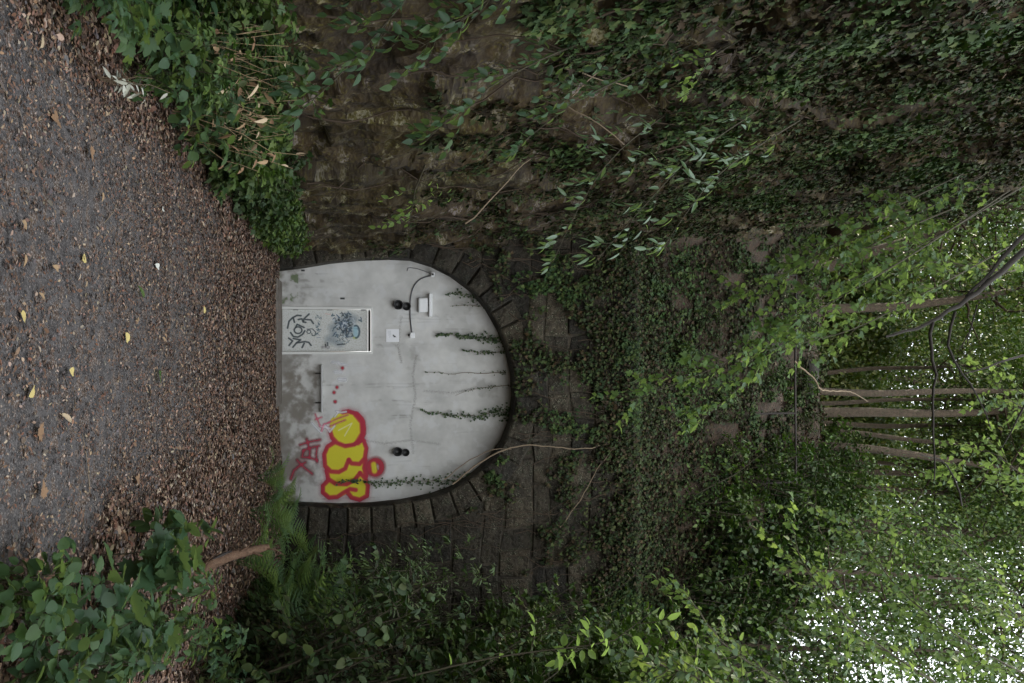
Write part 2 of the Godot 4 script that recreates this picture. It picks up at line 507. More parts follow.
func build_land() -> void:
	structure("ground", grid(110, 150, func(u, v):
		var x := lerpf(-9.0, 9.0, u)
		var z := lerpf(8.0, -18.7, v)
		return Vector3(x, ground_y(x, z) - 0.03, z)), M.soil)
	structure("terrain", grid(8, 8, func(u, v): return Vector3(lerpf(-150, 150, u), -0.35, lerpf(120, -220, v))), M.soil)
	structure("path", grid(24, 120, func(u, v):
		var z := lerpf(8.0, -18.2, v)
		var w := path_half(z)
		var x := lerpf(w.x, w.y, u)
		return Vector3(x, 0.012 + 0.02 * noise.get_noise_2d(x * 30.0, z * 30.0) - 0.05 * pow(abs(u * 2.0 - 1.0), 12.0), z)), M.asphalt)
	structure("threshold_pavement", box(Vector3(-1.35, -0.05, -18.58), Vector3(1.4, 0.045, -17.3), 0.02), M.slab)
	tag(structure("rock_cliff", grid(420, 190, func(u, v):
		var z := lerpf(9.0, -19.2, u)
		return cliff_at(lerpf(-0.3, cliff_top(z), v), z), func(p: Vector3):
		var k := 0.85 + 0.5 * noise.get_noise_3d(p.x * 9.0, p.y * 9.0, p.z * 9.0)
		var g := clampf(0.5 + 1.2 * noise.get_noise_3d(p.x * 5.0 + 50.0, p.y * 5.0, p.z * 6.0), 0, 1)
		return Color(k, k * lerpf(0.95, 1.06, g), k * lerpf(1.0, 0.6, g))), M.rock))
	structure("plateau_ground", grid(40, 60, func(u, v):
		var z := lerpf(9.0, -24.0, v)
		var t := cliff_at(cliff_top(z), z)
		var d = u * u * 45.0
		return Vector3(t.x - d, t.y - 0.05 + min(d * 0.4, 3.0) + 0.5 * noise.get_noise_2d(d * 9.0, z * 9.0) * min(1.0, d), z)), M.soil)
	structure("bank", grid(60, 110, func(u, v): return bank_at(u * 8.0, lerpf(9.0, -19.3, v))), M.mould)
	structure("hillside", grid(120, 110, func(u, v):
		var x := lerpf(-34.0, 40.0, u)
		var z = -18.3 - 60.0 * v * v
		return Vector3(x, hill_y(x, z), z)), M.mould)

# ------------------------------------------------------------------ the tunnel mouth
func facing_block(q: Array, front: float, back: float, bevel: float) -> ArrayMesh:
	# a squared stone: the four corners of its face (anticlockwise as seen from the path), a bevelled and slightly uneven front
	var st := st_new()
	st.set_smooth_group(-1)
	var c := Vector2.ZERO
	for p in q: c += p / 4.0
	var f := []
	var e := []
	var b := []
	for p in q:
		var inw: Vector2 = (c - p).normalized() * bevel * 1.4
		f.append(Vector3(p.x + inw.x, p.y + inw.y, front + rf(-0.02, 0.02)))
		e.append(Vector3(p.x, p.y, front - bevel + rf(-0.008, 0.008)))
		b.append(Vector3(p.x, p.y, back))
	var mid := Vector3(c.x + rf(-0.05, 0.05), c.y + rf(-0.05, 0.05), front + rf(0.0, 0.045))
	for i in 4:
		var n := (i + 1) % 4
		for p in [f[i], mid, f[n]]: st.add_vertex(p)
		quad(st, e[i], f[i], f[n], e[n])
		quad(st, b[i], e[i], e[n], b[n])
	return done(st)
func arch_row(y: float, out: float) -> Vector2:
	# where the arch, grown by out, crosses a height: x from and to
	var lo := 1e9
	var hi := -1e9
	for i in arch.size() - 1:
		var a := arch[i]
		var b := arch[i + 1]
		if (a.y - y) * (b.y - y) <= 0.0 and abs(a.y - b.y) > 1e-6:
			var x := lerpf(a.x, b.x, (y - a.y) / (b.y - a.y))
			lo = min(lo, x)
			hi = max(hi, x)
	return Vector2(lo - out, hi + out)
func arch_in_plane(z: float) -> PackedVector2Array:
	return arch
func build_portal() -> void:
	var px := [[279, 272], [300, 269], [330, 264], [360, 261], [390, 260], [410, 261], [430, 267], [450, 277], [470, 292], [485, 310], [497, 331], [505, 352], [510, 375], [511, 396], [508, 420], [500, 440], [486, 460], [468, 475], [450, 486], [430, 493], [400, 499], [370, 502], [340, 503], [310, 502], [279, 500]]
	for p in px: arch.append(wall_at(p[0], p[1]))
	arch[0].y = -0.12
	arch[-1].y = -0.12
	# concrete wall with the opening of the door
	var d0 := wall_at(281, 307)
	var d1 := wall_at(372, 353.5)
	var wall := thing("concrete_wall", "smooth grey concrete wall closing the arched tunnel mouth", "wall", Vector3(0, 0, WALL_Z))
	var poly := PackedVector2Array()
	var centre := Vector2(0.9, 2.4)
	for p in arch: poly.append(p + (p - centre).normalized() * 0.06)
	for p in [Vector2(d1.x, -0.12), Vector2(d1.x, d1.y), Vector2(d0.x, d1.y), Vector2(d0.x, -0.12)]: poly.append(p)
	var st := st_new()
	st.set_smooth_group(-1)
	var idx := Geometry2D.triangulate_polygon(poly)
	for k in range(0, idx.size(), 3):
		for i in [0, 1, 2]:
			var p := poly[idx[k + i]]
			st.set_uv(Vector2((p.x + 2.2) / 6.4, 1.0 - (p.y + 0.2) / 6.4))
			st.add_vertex(Vector3(p.x, p.y, 0))
	for i in range(arch.size(), poly.size() - 1):      # reveal of the door
		var a := poly[i]
		var b := poly[i + 1]
		for p in [Vector3(a.x, a.y, 0), Vector3(b.x, b.y, 0), Vector3(b.x, b.y, -0.3), Vector3(a.x, a.y, 0), Vector3(b.x, b.y, -0.3), Vector3(a.x, a.y, -0.3)]:
			st.set_uv(Vector2((p.x + 2.2) / 6.4, 1.0 - (p.y + 0.2) / 6.4))
			st.add_vertex(p)
	var cm := flat(Color.WHITE, 0.8)
	cm.albedo_texture = concrete_picture()
	cm.heightmap_enabled = true
	cm.heightmap_texture = relief_of(grey(93, 0.03, 384, FastNoiseLite.TYPE_SIMPLEX_SMOOTH, 5))
	cm.heightmap_scale = 0.5
	obj("concrete_face", done(st), cm, wall)
	graffiti(wall)
	# headwall: mortar core with the arched opening, the barrel behind it, squared stones and the ring
	var head := thing("stone_headwall", "dark weathered stone headwall round the tunnel mouth, half hidden by ivy", "wall", Vector3(0, 0, 0))
	var left := -4.6
	var right := 8.0
	var top := 8.25
	poly = PackedVector2Array([Vector2(left, -0.2)])
	for p in arch: poly.append(p)
	poly.append_array([Vector2(right, -0.2), Vector2(right, top), Vector2(left, top)])
	st = st_new()
	st.set_smooth_group(-1)
	idx = Geometry2D.triangulate_polygon(poly)
	for i in idx: st.add_vertex(Vector3(poly[i].x, poly[i].y, HEAD_Z - 0.04))
	for i in arch.size() - 1:
		quad(st, Vector3(arch[i].x, arch[i].y, HEAD_Z - 0.04), Vector3(arch[i + 1].x, arch[i + 1].y, HEAD_Z - 0.04), Vector3(arch[i + 1].x, arch[i + 1].y, WALL_Z - 0.4), Vector3(arch[i].x, arch[i].y, WALL_Z - 0.4))
	quad(st, Vector3(left, top, HEAD_Z - 0.04), Vector3(right, top, HEAD_Z - 0.04), Vector3(right, top, HEAD_Z - 1.2), Vector3(left, top, HEAD_Z - 1.2))
	obj("mortar_core", done(st), M.mortar, head)
	# the ring of arch stones, laid out along the opening
	var walk := 0.0
	var line := PackedVector2Array()
	for i in arch.size() - 1:
		var n := 12
		for k in n: line.append(arch[i].lerp(arch[i + 1], float(k) / n))
	line.append(arch[-1])
	var cuts := [0]
	var goal := 0.46
	for i in line.size() - 1:
		walk += line[i].distance_to(line[i + 1])
		if walk >= goal:
			cuts.append(i + 1)
			walk = 0.0
			goal = rf(0.36, 0.52)
	cuts[-1] = line.size() - 1
	for k in cuts.size() - 1:
		var a := line[cuts[k]]
		var b := line[cuts[k + 1]]
		var na := (line[min(cuts[k] + 3, line.size() - 1)] - line[max(cuts[k] - 3, 0)]).normalized()
		var nb := (line[min(cuts[k + 1] + 3, line.size() - 1)] - line[max(cuts[k + 1] - 3, 0)]).normalized()
		var oa := Vector2(-na.y, na.x)
		var ob := Vector2(-nb.y, nb.x)
		var w := rf(0.5, 0.62)
		var g := (b - a).normalized() * 0.014
		var q := [a + g, b - g, b - g + ob * w, a + g + oa * w]
		obj("arch_stone", facing_block(q, HEAD_Z + 0.05 + rf(0, 0.03), HEAD_Z - 0.4, 0.035), pick(M.stone), head)
	# roughly coursed stones, their joints bent
	var bend := func(x: float, y: float): return Vector2(x + 0.12 * noise.get_noise_2d(x * 11.0, y * 11.0), y + 0.18 * noise.get_noise_2d(x * 7.0 + 90.0, y * 7.0))
	var y := -0.1
	while y < top - 0.1:
		var h := rf(0.36, 0.72)
		var y1: float = min(y + h, top)
		var gap := arch_row(clampf((y + y1) / 2, 0.05, 9.0), 0.5)
		var up := arch_row(y1, 0.5)
		var spans := [[-3.1, 7.4]]
		if gap.x < 1e8:
			spans = [[-3.1, min(gap.x, gap.x)], [gap.y, 7.4]]
		elif arch_row(y, 0.5).x < 1e8:
			var g2 := arch_row(y, 0.3)
			spans = [[-3.1, g2.x], [g2.y, 7.4]]
		for sp in spans:
			var x: float = sp[0]
			while x < sp[1] - 0.12:
				var w := rf(0.4, 1.35)
				var x1: float = min(x + w, sp[1])
				if sp[1] - x1 < 0.25: x1 = sp[1]
				var j := 0.03
				var q := [Vector2(x + 0.015 + rf(-j, j), y + 0.015 + rf(-j, j)), Vector2(x + 0.015 + rf(-j, j), y1 - 0.015 + rf(-j, j)), Vector2(x1 - 0.015 + rf(-j, j), y1 - 0.015 + rf(-j, j)), Vector2(x1 - 0.015 + rf(-j, j), y + 0.015 + rf(-j, j))]
				var free: float = step01(0.0, 0.7, min(abs(x - gap.x), abs(x1 - gap.y)) if gap.x < 1e8 else 9.0)
				for c in 4: q[c] = q[c].lerp(bend.call(q[c].x, q[c].y), free)
				obj("stone_block", facing_block(q, HEAD_Z + rf(-0.03, 0.025), HEAD_Z - 0.3, 0.03), pick(M.stone), head)
				x = x1
		y = y1
	build_door(d0, d1)
	build_fixtures()
func concrete_picture() -> ImageTexture:
	var s := 560
	var n1 := FastNoiseLite.new()
	n1.seed = 5
	n1.frequency = 0.011
	n1.fractal_octaves = 5
	var img1 := n1.get_image(s, s).get_data()
	n1.seed = 6
	n1.frequency = 0.055
	var img2 := n1.get_image(s, s).get_data()
	n1.seed = 7
	n1.frequency = 0.0217
	var img3 := n1.get_image(s, s).get_data()
	var streak := FastNoiseLite.new()
	streak.seed = 8
	streak.frequency = 1.0
	var px := []
	px.resize(s * s)
	for j in s:
		var wy := (1.0 - float(j) / s) * 6.4 - 0.2
		for i in s:
			var k := j * s + i
			var wx := float(i) / s * 6.4 - 2.2
			var a := img1[k] / 255.0
			var b := img2[k] / 255.0
			var d := img3[k] / 255.0
			var c := Color(0.5, 0.495, 0.48) * (0.8 + 0.4 * a) * (0.94 + 0.12 * b)
			# run-down stains: narrow upright tongues with noisy ends
			var st_ := streak.get_noise_2d(wx * 3.2, wy * 0.22) * 0.6 + streak.get_noise_2d(wx * 11.0 + 9.0, wy * 0.5) * 0.4
			c = c.lerp(Color(0.2, 0.19, 0.175), step01(0.16, 0.5, st_) * step01(0.4, 0.62, d) * 0.6)
			# patched lighter render and brown splash dirt in blotches above the ground
			c = c.lerp(Color(0.57, 0.575, 0.58), step01(0.56, 0.66, d * 0.7 + a * 0.3) * 0.45)
			var dirt := step01(0.4, 0.72, a * 0.4 + d * 0.35 + b * 0.25 + 0.3 * (0.55 - wy) + 0.1 * step01(0.9, 1.3, wx) - 0.02)
			c = c.lerp(Color(0.15, 0.135, 0.115).lerp(Color(0.2, 0.19, 0.17), b), dirt * 0.85 * step01(1.35, 0.8, wy + 0.5 * (a - 0.5)))
			c = c.lerp(Color(0.09, 0.13, 0.05), step01(0.55, 0.66, d * 0.6 + b * 0.4) * (1.0 if wy < 0.4 and wx < -0.7 else 0.0) * 0.8)
			# damp stains with frayed outlines under the crown of the arch
			for sp in [[1.15, 4.75, 0.3, 0.55], [3.05, 4.05, 0.35, 0.5], [-0.9, 4.2, 0.25, 0.4], [0.4, 2.95, 0.3, 0.2], [1.35, 0.3, 1.0, 0.6], [2.6, 0.15, 0.8, 0.4], [0.75, 0.55, 0.3, 0.5]]:
				var e := Vector2((wx - sp[0]) / sp[2], (wy - sp[1]) / sp[3]).length()
				c = c.lerp(Color(0.25, 0.24, 0.22) if wy > 1.2 else Color(0.17, 0.15, 0.125), (0.55 if wy > 1.2 else 0.75) * step01(0.46, 0.76, d * 0.5 + b * 0.3 + 0.3 * (1.15 - e)) * step01(1.5, 0.9, e))
			px[k] = c
	# hairline cracks and pour lines
	for cr in [[[0.3, 3.05], [0.75, 2.96], [1.3, 3.02], [1.9, 2.9], [2.6, 2.97]], [[2.2, 1.6], [2.35, 2.3], [2.28, 2.9], [2.4, 3.6]], [[-0.6, 2.7], [0.1, 2.62], [0.5, 2.7]], [[1.1, 4.4], [1.2, 3.9], [1.15, 3.2]]]:
		for q in cr.size() - 1:
			var p0 := Vector2(cr[q][0], cr[q][1])
			var p1 := Vector2(cr[q + 1][0], cr[q + 1][1])
			for t in 260:
				var p := p0.lerp(p1, t / 260.0) + Vector2(0.07 * noise.get_noise_1d(t * 4.0 + q * 99.0), 0.07 * noise.get_noise_1d(t * 4.0 + 500.0))
				var ix := int((p.x + 2.2) / 6.4 * s)
				var iy := int((1.0 - (p.y + 0.2) / 6.4) * s)
				if ix > 1 and iy > 1 and ix < s - 1 and iy < s - 1: px[iy * s + ix] = px[iy * s + ix].lerp(Color(0.2, 0.19, 0.18), 0.35)
	return picture(px, s)
func paint_mat(img: Image) -> StandardMaterial3D:
	var m := flat(Color.WHITE, 0.7)
	m.albedo_texture = ImageTexture.create_from_image(img)
	m.transparency = BaseMaterial3D.TRANSPARENCY_ALPHA
	return m
func graffiti(wall: Node3D) -> void:
	var red := Color(0.38, 0.012, 0.035)
	var yellow := Color(0.62, 0.56, 0.02)
	var white := Color(0.75, 0.76, 0.8)
	var pink := Color(0.6, 0.13, 0.2)
	# the big piece: read off a picture of 683 x 683 over pixels 280..390 by 400..510 of the photograph, drawn at 440 x 440
	var k := 440.0 / 683.0
	var img := Image.create(440, 440, false, Image.FORMAT_RGBA8)
	img.fill(Color(0.6, 0.1, 0.1, 0.0))
	var S := func(l): return shift(l, k, Vector2.ZERO)
	var blob := [[300, 170], [310, 120], [340, 90], [400, 80], [460, 95], [492, 130], [500, 190], [488, 245], [440, 270], [390, 272], [340, 255], [310, 215]]
	var body := [[272, 330], [300, 278], [340, 262], [400, 285], [460, 285], [510, 262], [533, 300], [528, 370], [518, 400], [528, 460], [543, 520], [533, 590], [490, 612], [440, 600], [412, 572], [370, 590], [310, 592], [265, 560], [268, 515], [298, 482], [288, 440], [272, 400]]
	var strokes := [[[305, 185], [318, 230], [350, 264], [400, 284], [455, 276], [502, 244], [516, 180], [503, 120], [470, 90], [420, 74], [385, 80]],
		[[330, 262], [290, 285], [270, 330], [275, 400], [310, 435], [360, 440], [400, 420], [412, 390], [422, 368]],
		[[422, 368], [440, 390], [490, 395], [522, 360], [532, 300], [516, 255]],
		[[285, 430], [295, 480], [340, 510], [410, 515], [460, 490], [492, 450]],
		[[492, 450], [522, 480], [542, 530], [536, 590], [490, 612], [440, 597], [412, 560]],
		[[298, 485], [262, 520], [262, 560], [300, 592], [350, 590], [390, 565], [430, 545], [466, 552]],
		[[526, 370], [518, 420], [530, 470]]]
	for s in strokes: spray(img, S.call(s), 42 * k, pink, 16 * k, 0.45)
	fill(img, S.call(blob), yellow)
	fill(img, S.call(body), yellow)
	for s in strokes: spray(img, S.call(s), 25 * k, red, 3)
	spray(img, S.call([[470, 95], [508, 140], [512, 210], [480, 262]]), 36 * k, red, 4)
	spray(img, S.call(ring(Vector2(590, 418), 40, 42)), 42 * k, red, 8)
	spray(img, S.call([[578, 400], [584, 440]]), 34 * k, yellow, 4)
	spray(img, S.call([[358, 188], [442, 146], [396, 222]]), 7 * k, white, 2, 0.7)
	var lo := wall_at(280, 400)
	var hi := wall_at(390, 510)
	tag(obj("graffiti_piece", sheet(Vector2(lo.x, lo.y), Vector2(hi.x, hi.y), 0.004), paint_mat(img), wall), "yellow bubble letters with thick red outlines")
	# the red tag below it and the white and pink scribble beside it, and dots of paint
	img = Image.create(330, 330, false, Image.FORMAT_RGBA8)
	img.fill(Color(0.5, 0.1, 0.15, 0.0))
	var k2 := 2.2 * 110.0 / 683.0
	var T := func(l): return shift(l, k2, Vector2(22, 0))
	for s in [[[118, 268], [180, 250], [240, 240]], [[160, 236], [166, 262], [172, 290]], [[138, 302], [185, 285], [235, 276]], [[140, 302], [130, 340], [175, 345]], [[178, 300], [176, 345], [222, 362]], [[222, 290], [216, 330], [222, 372]], [[100, 358], [140, 400], [192, 442]], [[150, 372], [110, 395], [80, 420], [62, 470]]]:
		spray(img, T.call(s), 17 * k2, Color(0.32, 0.02, 0.05), 2.5, 0.85)
	var lo2 := wall_at(270, 400)
	var hi2 := wall_at(320, 480)
	tag(obj("graffiti_tag", sheet_part(wall_at(270, 400), wall_at(420, 550), 0.007), paint_mat(img), wall), "small dark red lettering sprayed low on the concrete")
	img = Image.create(330, 330, false, Image.FORMAT_RGBA8)
	img.fill(Color(0.8, 0.8, 0.85, 0.0))
	T = func(l): return shift(l, k2, Vector2(22, 88))
	for s in [[[190, 130], [216, 160], [246, 190], [268, 142], [300, 186], [330, 150]], [[340, 62], [372, 70], [400, 66]], [[240, 150], [300, 165]], [[350, 70], [330, 95]]]:
		spray(img, T.call(s), 11 * k2, white, 2, 0.8)
	for s in [[[210, 76], [224, 110], [240, 152]], [[212, 110], [250, 96]], [[290, 132], [350, 106], [412, 86]], [[300, 152], [352, 132], [396, 116]], [[250, 180], [262, 140], [300, 128]]]:
		spray(img, T.call(s), 9 * k2, Color(0.62, 0.1, 0.17), 2, 0.8)
	for s in [[333.5, 371.5, 4.0, 6.0], [337.5, 379.0, 5.5, 7.0], [331.0, 362.0, 3.0, 4.0], [338.0, 364.0, 2.4, 4.0]]:
		spray(img, [[(s[0] - 270) * 2.2, (s[1] - 360) * 2.2], [(s[0] - 264) * 2.2, (s[1] - 359.6) * 2.2]], s[2] * 2.2 * 0.6, white, 4, 0.75)
	for s in [[341, 368], [335.5, 386.7], [332.6, 391.7], [333.7, 400.7]]:
		spray(img, [[(s[0] - 270) * 2.2, (s[1] - 360) * 2.2]], 7.5, red, 2)
	tag(obj("graffiti_scribble", sheet_part(wall_at(270, 360), wall_at(420, 510), 0.010), paint_mat(img), wall), "white and pink scribble with four red paint dots")
func sheet_part(lo: Vector2, hi: Vector2, z: float) -> ArrayMesh:
	return sheet(lo, hi, z)
func build_door(d0: Vector2, d1: Vector2) -> void:
	var door := thing("steel_door", "white steel door covered in black and blue graffiti tags", "door", Vector3((d0.x + d1.x) / 2, 0.03, WALL_Z))
	var w := (d1.x - d0.x) / 2
	var h := d1.y - 0.03
	# frame: two jambs and a head, a little proud of the wall
	var t := 0.045
	obj("frame_jamb", box(Vector3(-w - 0.012, 0, -0.12), Vector3(-w + t, h + 0.012, 0.03), 0.006), M.frame_paint, door)
	obj("frame_jamb", box(Vector3(w - t, 0, -0.12), Vector3(w + 0.012, h + 0.012, 0.03), 0.006), M.frame_paint, door)
	obj("frame_head", box(Vector3(-w + t + 0.002, h - t * 0.6, -0.12), Vector3(w - t - 0.002, h + 0.012, 0.028), 0.006), M.frame_paint, door)
	var img := Image.create(560, 300, false, Image.FORMAT_RGBA8)
	for y in 300:
		for x in 560:
			var a := 0.5 + 0.5 * noise.get_noise_2d(x * 1.2, y * 1.2)
			var b := 0.5 + 0.5 * noise.get_noise_2d(x * 6.0 + 300.0, y * 3.0)
			var c := Color(0.52, 0.53, 0.52).lerp(Color(0.42, 0.42, 0.38), step01(0.45, 0.75, a)).lerp(Color(0.25, 0.22, 0.18), step01(0.6, 0.85, b * 0.6 + a * 0.4) * 0.6)
			img.set_pixel(x, y, srgb(c))
	var black := Color(0.012, 0.02, 0.025)
	var teal := Color(0.02, 0.05, 0.075)
	var s1 := 6.2 / 12.42                       # picture of the door: 6.2 pixels to one of the photograph, from pixel (281, 306)
	var A := func(l): return shift(l, s1, Vector2(-6.2, -37.0))
	for s in [[[75, 340], [95, 240], [140, 190], [200, 155], [250, 160]], [[150, 195], [165, 255]], [[215, 215], [260, 205], [280, 250]], [[355, 135], [290, 205], [280, 250], [312, 256]], [[310, 215], [380, 220], [412, 272]], [[115, 405], [150, 460], [210, 470], [270, 430], [300, 380]], [[180, 330], [200, 285], [290, 330]], [[90, 485], [140, 525], [95, 590]], [[145, 615], [190, 555], [300, 535], [350, 545], [382, 590]], [[265, 620], [292, 560]], [[150, 490], [245, 510], [190, 555]]]:
		spray(img, A.call(s), 11.0, black, 2.5, 0.94)
	spray(img, A.call(ring(Vector2(212, 370), 50, 48)), 10.0, black, 2.5, 0.92)
	spray(img, A.call(ring(Vector2(352, 392), 26, 24)), 6.0, black, 1.5, 0.9)
	spray(img, A.call([[330, 355], [400, 350], [440, 395], [432, 448], [396, 446], [392, 415]]), 6.0, black, 1.5, 0.9)
	var r2 := RandomNumberGenerator.new()
	r2.seed = 41
	for i in 34:                                # small cramped lettering across the middle
		var o := Vector2(r2.randf_range(440, 500), r2.randf_range(140, 500))
		spray(img, A.call([[o.x, o.y], [o.x + r2.randf_range(-28, 28), o.y + r2.randf_range(-20, 20)], [o.x + r2.randf_range(-20, 30), o.y + r2.randf_range(-10, 26)]]), 3.0, teal, 1.5, 0.7)
	var B := func(l): return shift(l, s1, Vector2(272.8 - 0.0, -37.0))
	for s in [[[180, 250], [320, 170], [390, 200]], [[230, 300], [330, 240], [360, 330]], [[110, 330], [130, 420]], [[60, 500], [200, 560]], [[250, 380], [330, 420]]]:
		spray(img, B.call(s), 52.0, Color(0.1, 0.14, 0.17), 20, 0.6)
	for i in 120:
		var o := Vector2(r2.randfn(270, 75), r2.randfn(300, 90))
		spray(img, B.call([[o.x, o.y], [o.x + r2.randf_range(-40, 40), o.y + r2.randf_range(-30, 30)], [o.x + r2.randf_range(-30, 30), o.y + r2.randf_range(-40, 40)]]), r2.randf_range(3.5, 9), pick([black, teal, Color(0.03, 0.06, 0.11), Color(0.45, 0.5, 0.55)]), 1.5, 0.8)
	for i in 40:                                # light blue letters
		var o := Vector2(r2.randf_range(140, 340), r2.randf_range(420, 560))
		spray(img, B.call([[o.x, o.y], [o.x + r2.randf_range(-24, 24), o.y + r2.randf_range(-20, 20)]]), 4.0, pick([teal, Color(0.4, 0.5, 0.6), black]), 1.5, 0.7)
	spray(img, B.call([[410, 340], [418, 440]]), 34.0, Color(0.22, 0.42, 0.52), 8, 0.8)
	spray(img, B.call([[392, 478], [420, 484]]), 14.0, Color(0.3, 0.36, 0.05), 5, 0.8)
	spray(img, B.call(ring(Vector2(418, 390), 46, 90, -1.9, 1.6)), 12.0, Color(0.015, 0.04, 0.06), 3, 0.9)
	for s in [[[10, 580], [60, 620]], [[40, 550], [45, 630]], [[170, 580], [270, 570]]]: spray(img, B.call(s), 9.0, black, 2, 0.9)
	spray(img, A.call([[570, 128], [640, 140]]), 3.0, Color(0.6, 0.15, 0.1), 2, 0.7)
	var dm := flat(Color.WHITE, 0.45)
	dm.albedo_texture = ImageTexture.create_from_image(img)
	var leaf_top := h - 0.09
	var dleaf := obj("door_leaf", box(Vector3(-w + t + 0.004, 0.012, -0.115), Vector3(w - t - 0.004, leaf_top, -0.062), 0.004), M.frame_paint, door)
	obj("painted_face", sheet(Vector2(-w + t + 0.01, 0.02), Vector2(w - t - 0.01, leaf_top - 0.008), -0.058), dm, dleaf)
	var st := st_new()
	add_tube(st, [Vector3(w - t - 0.1, 0.98, -0.06), Vector3(w - t - 0.1, 0.98, -0.01), Vector3(w - t - 0.22, 0.98, -0.008)], [0.011], 8)
	obj("handle", done(st), M.steel, dleaf)
	for hy in [0.25, 1.0, 1.75]: obj("hinge", tube([Vector3(-w + t + 0.012, hy, -0.05), Vector3(-w + t + 0.012, hy + 0.11, -0.05)], [0.014], 8), M.steel, door)
	obj("lock_plate", box(Vector3(w - t - 0.13, 0.87, -0.056), Vector3(w - t - 0.07, 1.06, -0.05), 0.003), M.steel, dleaf)
	obj("head_shade_bar", box(Vector3(-w + t + 0.003, leaf_top + 0.004, -0.16), Vector3(w - t - 0.003, h - t * 0.6 - 0.003, -0.1), 0.0), M.rust, door)  # dark bar put in for the shade above the leaf
func pipe_end(r: float, depth: float) -> ArrayMesh:
	# a short hollow pipe end, closed at the back
	var st := st_new()
	st.set_smooth_group(0)
	var prof := [Vector2(r * 1.0, 0.0), Vector2(r * 1.0, depth * 0.75), Vector2(r * 1.13, depth * 0.78), Vector2(r * 1.15, depth), Vector2(r * 1.06, depth + 0.012), Vector2(r * 0.9, depth), Vector2(r * 0.86, 0.01), Vector2(0.002, 0.008)]
	for i in prof.size() - 1:
		for k in 24:
			var a := TAU * k / 24.0
			var b := TAU * (k + 1) / 24.0
			var q := func(p: Vector2, t: float): return Vector3(cos(t) * p.x, sin(t) * p.x, p.y)
			quad(st, q.call(prof[i], a), q.call(prof[i + 1], a), q.call(prof[i + 1], b), q.call(prof[i], b))
	return done(st)
func build_fixtures() -> void:
	var W := func(px, py): return on_z(px, py, WALL_Z)
	for v in [[[398, 305, 4.6], [406.5, 306.5, 4.0], "pair of black vent pipes above the door, under the floodlight"], [[397.5, 451, 4.4], [405.5, 452, 3.6], "pair of black vent pipes above the yellow graffiti"]]:
		var c0: Vector3 = W.call(v[0][0], v[0][1])
		var t := thing("vent_pipes", v[2], "vent", c0, 0.0, "black vent pipes through the concrete")
		obj("pipe", pipe_end(v[0][2] * 0.0213, 0.13), M.plastic_black, t)
		obj("pipe", pipe_end(v[1][2] * 0.0213, 0.1), M.plastic_black, t, W.call(v[1][0], v[1][1]) - c0)
	# floodlight: a white box with a bar lamp over it
	var fl0: Vector3 = W.call(418, 298)
	var fl1: Vector3 = W.call(427.5, 312.5)
	var lamp := thing("floodlight", "white wall light with a box body under a long bar", "lamp", Vector3((fl0.x + fl1.x) / 2, fl0.y, WALL_Z))
	var hw := (fl1.x - fl0.x) / 2
	var hh := fl1.y - fl0.y
	obj("lamp_body", box(Vector3(-hw, 0, 0.0), Vector3(hw, hh, 0.12), 0.015), M.plastic_white, lamp)
	obj("cover", box(Vector3(-hw + 0.025, 0.02, 0.121), Vector3(hw - 0.025, hh - 0.02, 0.13), 0.004), M.plastic_white, lamp)
	obj("bar", box(Vector3(-hw - 0.1, hh + 0.02, 0.0), Vector3(hw + 0.1, hh + 0.1, 0.16), 0.012), M.plastic_white, lamp)
	obj("bracket", box(Vector3(-0.03, hh - 0.002, 0.01), Vector3(0.03, hh + 0.022, 0.08), 0.004), M.steel, lamp)
	# notice
	var s0: Vector3 = W.call(386, 329)
	var s1: Vector3 = W.call(399, 342)
	var img := Image.create(208, 208, false, Image.FORMAT_RGBA8)
	img.fill(srgb(Color(0.72, 0.73, 0.76)))
	fill(img, [[98, 96], [120, 88], [132, 104], [150, 110], [166, 138], [140, 128], [126, 142], [128, 122], [108, 118], [116, 106]], Color(0.02, 0.02, 0.025))
	for i in 5: spray(img, [[30 + i * 11, 24], [30 + i * 11, 70 + (i * 37) % 90]], 4.0, Color(0.3, 0.32, 0.36), 1.2, 0.7)
	var nm := flat(Color.WHITE, 0.5)
	nm.albedo_texture = ImageTexture.create_from_image(img)
	var sign_ := thing("notice_sign", "square white notice with a black symbol beside the door", "sign", Vector3(s0.x, s0.y, WALL_Z))
	obj("sign_plate", box(Vector3(0, 0, 0.001), Vector3(s1.x - s0.x, s1.y - s0.y, 0.008), 0.001), M.plastic_white, sign_)
	obj("print", sheet(Vector2(0.004, 0.004), Vector2(s1.x - s0.x - 0.004, s1.y - s0.y - 0.004), 0.011), nm, sign_)
	# junction box, camera and the cable between
	var j0: Vector3 = W.call(409.5, 332.5)
	var j1: Vector3 = W.call(414.5, 338)
	var jb := thing("junction_box", "small white junction box at the lower end of the cable", "box", Vector3(j0.x, j0.y, WALL_Z))
	obj("box_body", box(Vector3(0, 0, 0), Vector3(j1.x - j0.x, j1.y - j0.y, 0.09), 0.01), M.plastic_white, jb)
	obj("box_lid", box(Vector3(0.012, 0.012, 0.091), Vector3(j1.x - j0.x - 0.012, j1.y - j0.y - 0.012, 0.1), 0.003), M.plastic_white, jb)
	obj("gland", tube([Vector3(0.06, -0.03, 0.04), Vector3(0.06, 0.001, 0.04)], [0.022], 8), M.plastic_black, jb)
	var c0: Vector3 = W.call(432, 275)
	var cam := thing("security_camera", "small white camera on a bracket near the arch edge", "camera", Vector3(c0.x, c0.y, WALL_Z))
	obj("camera_body", box(Vector3(-0.055, -0.04, 0.05), Vector3(0.055, 0.05, 0.17), 0.014), M.plastic_white, cam)
	obj("wall_bracket", box(Vector3(-0.03, -0.03, 0.0), Vector3(0.03, 0.03, 0.051), 0.006), M.steel, cam)
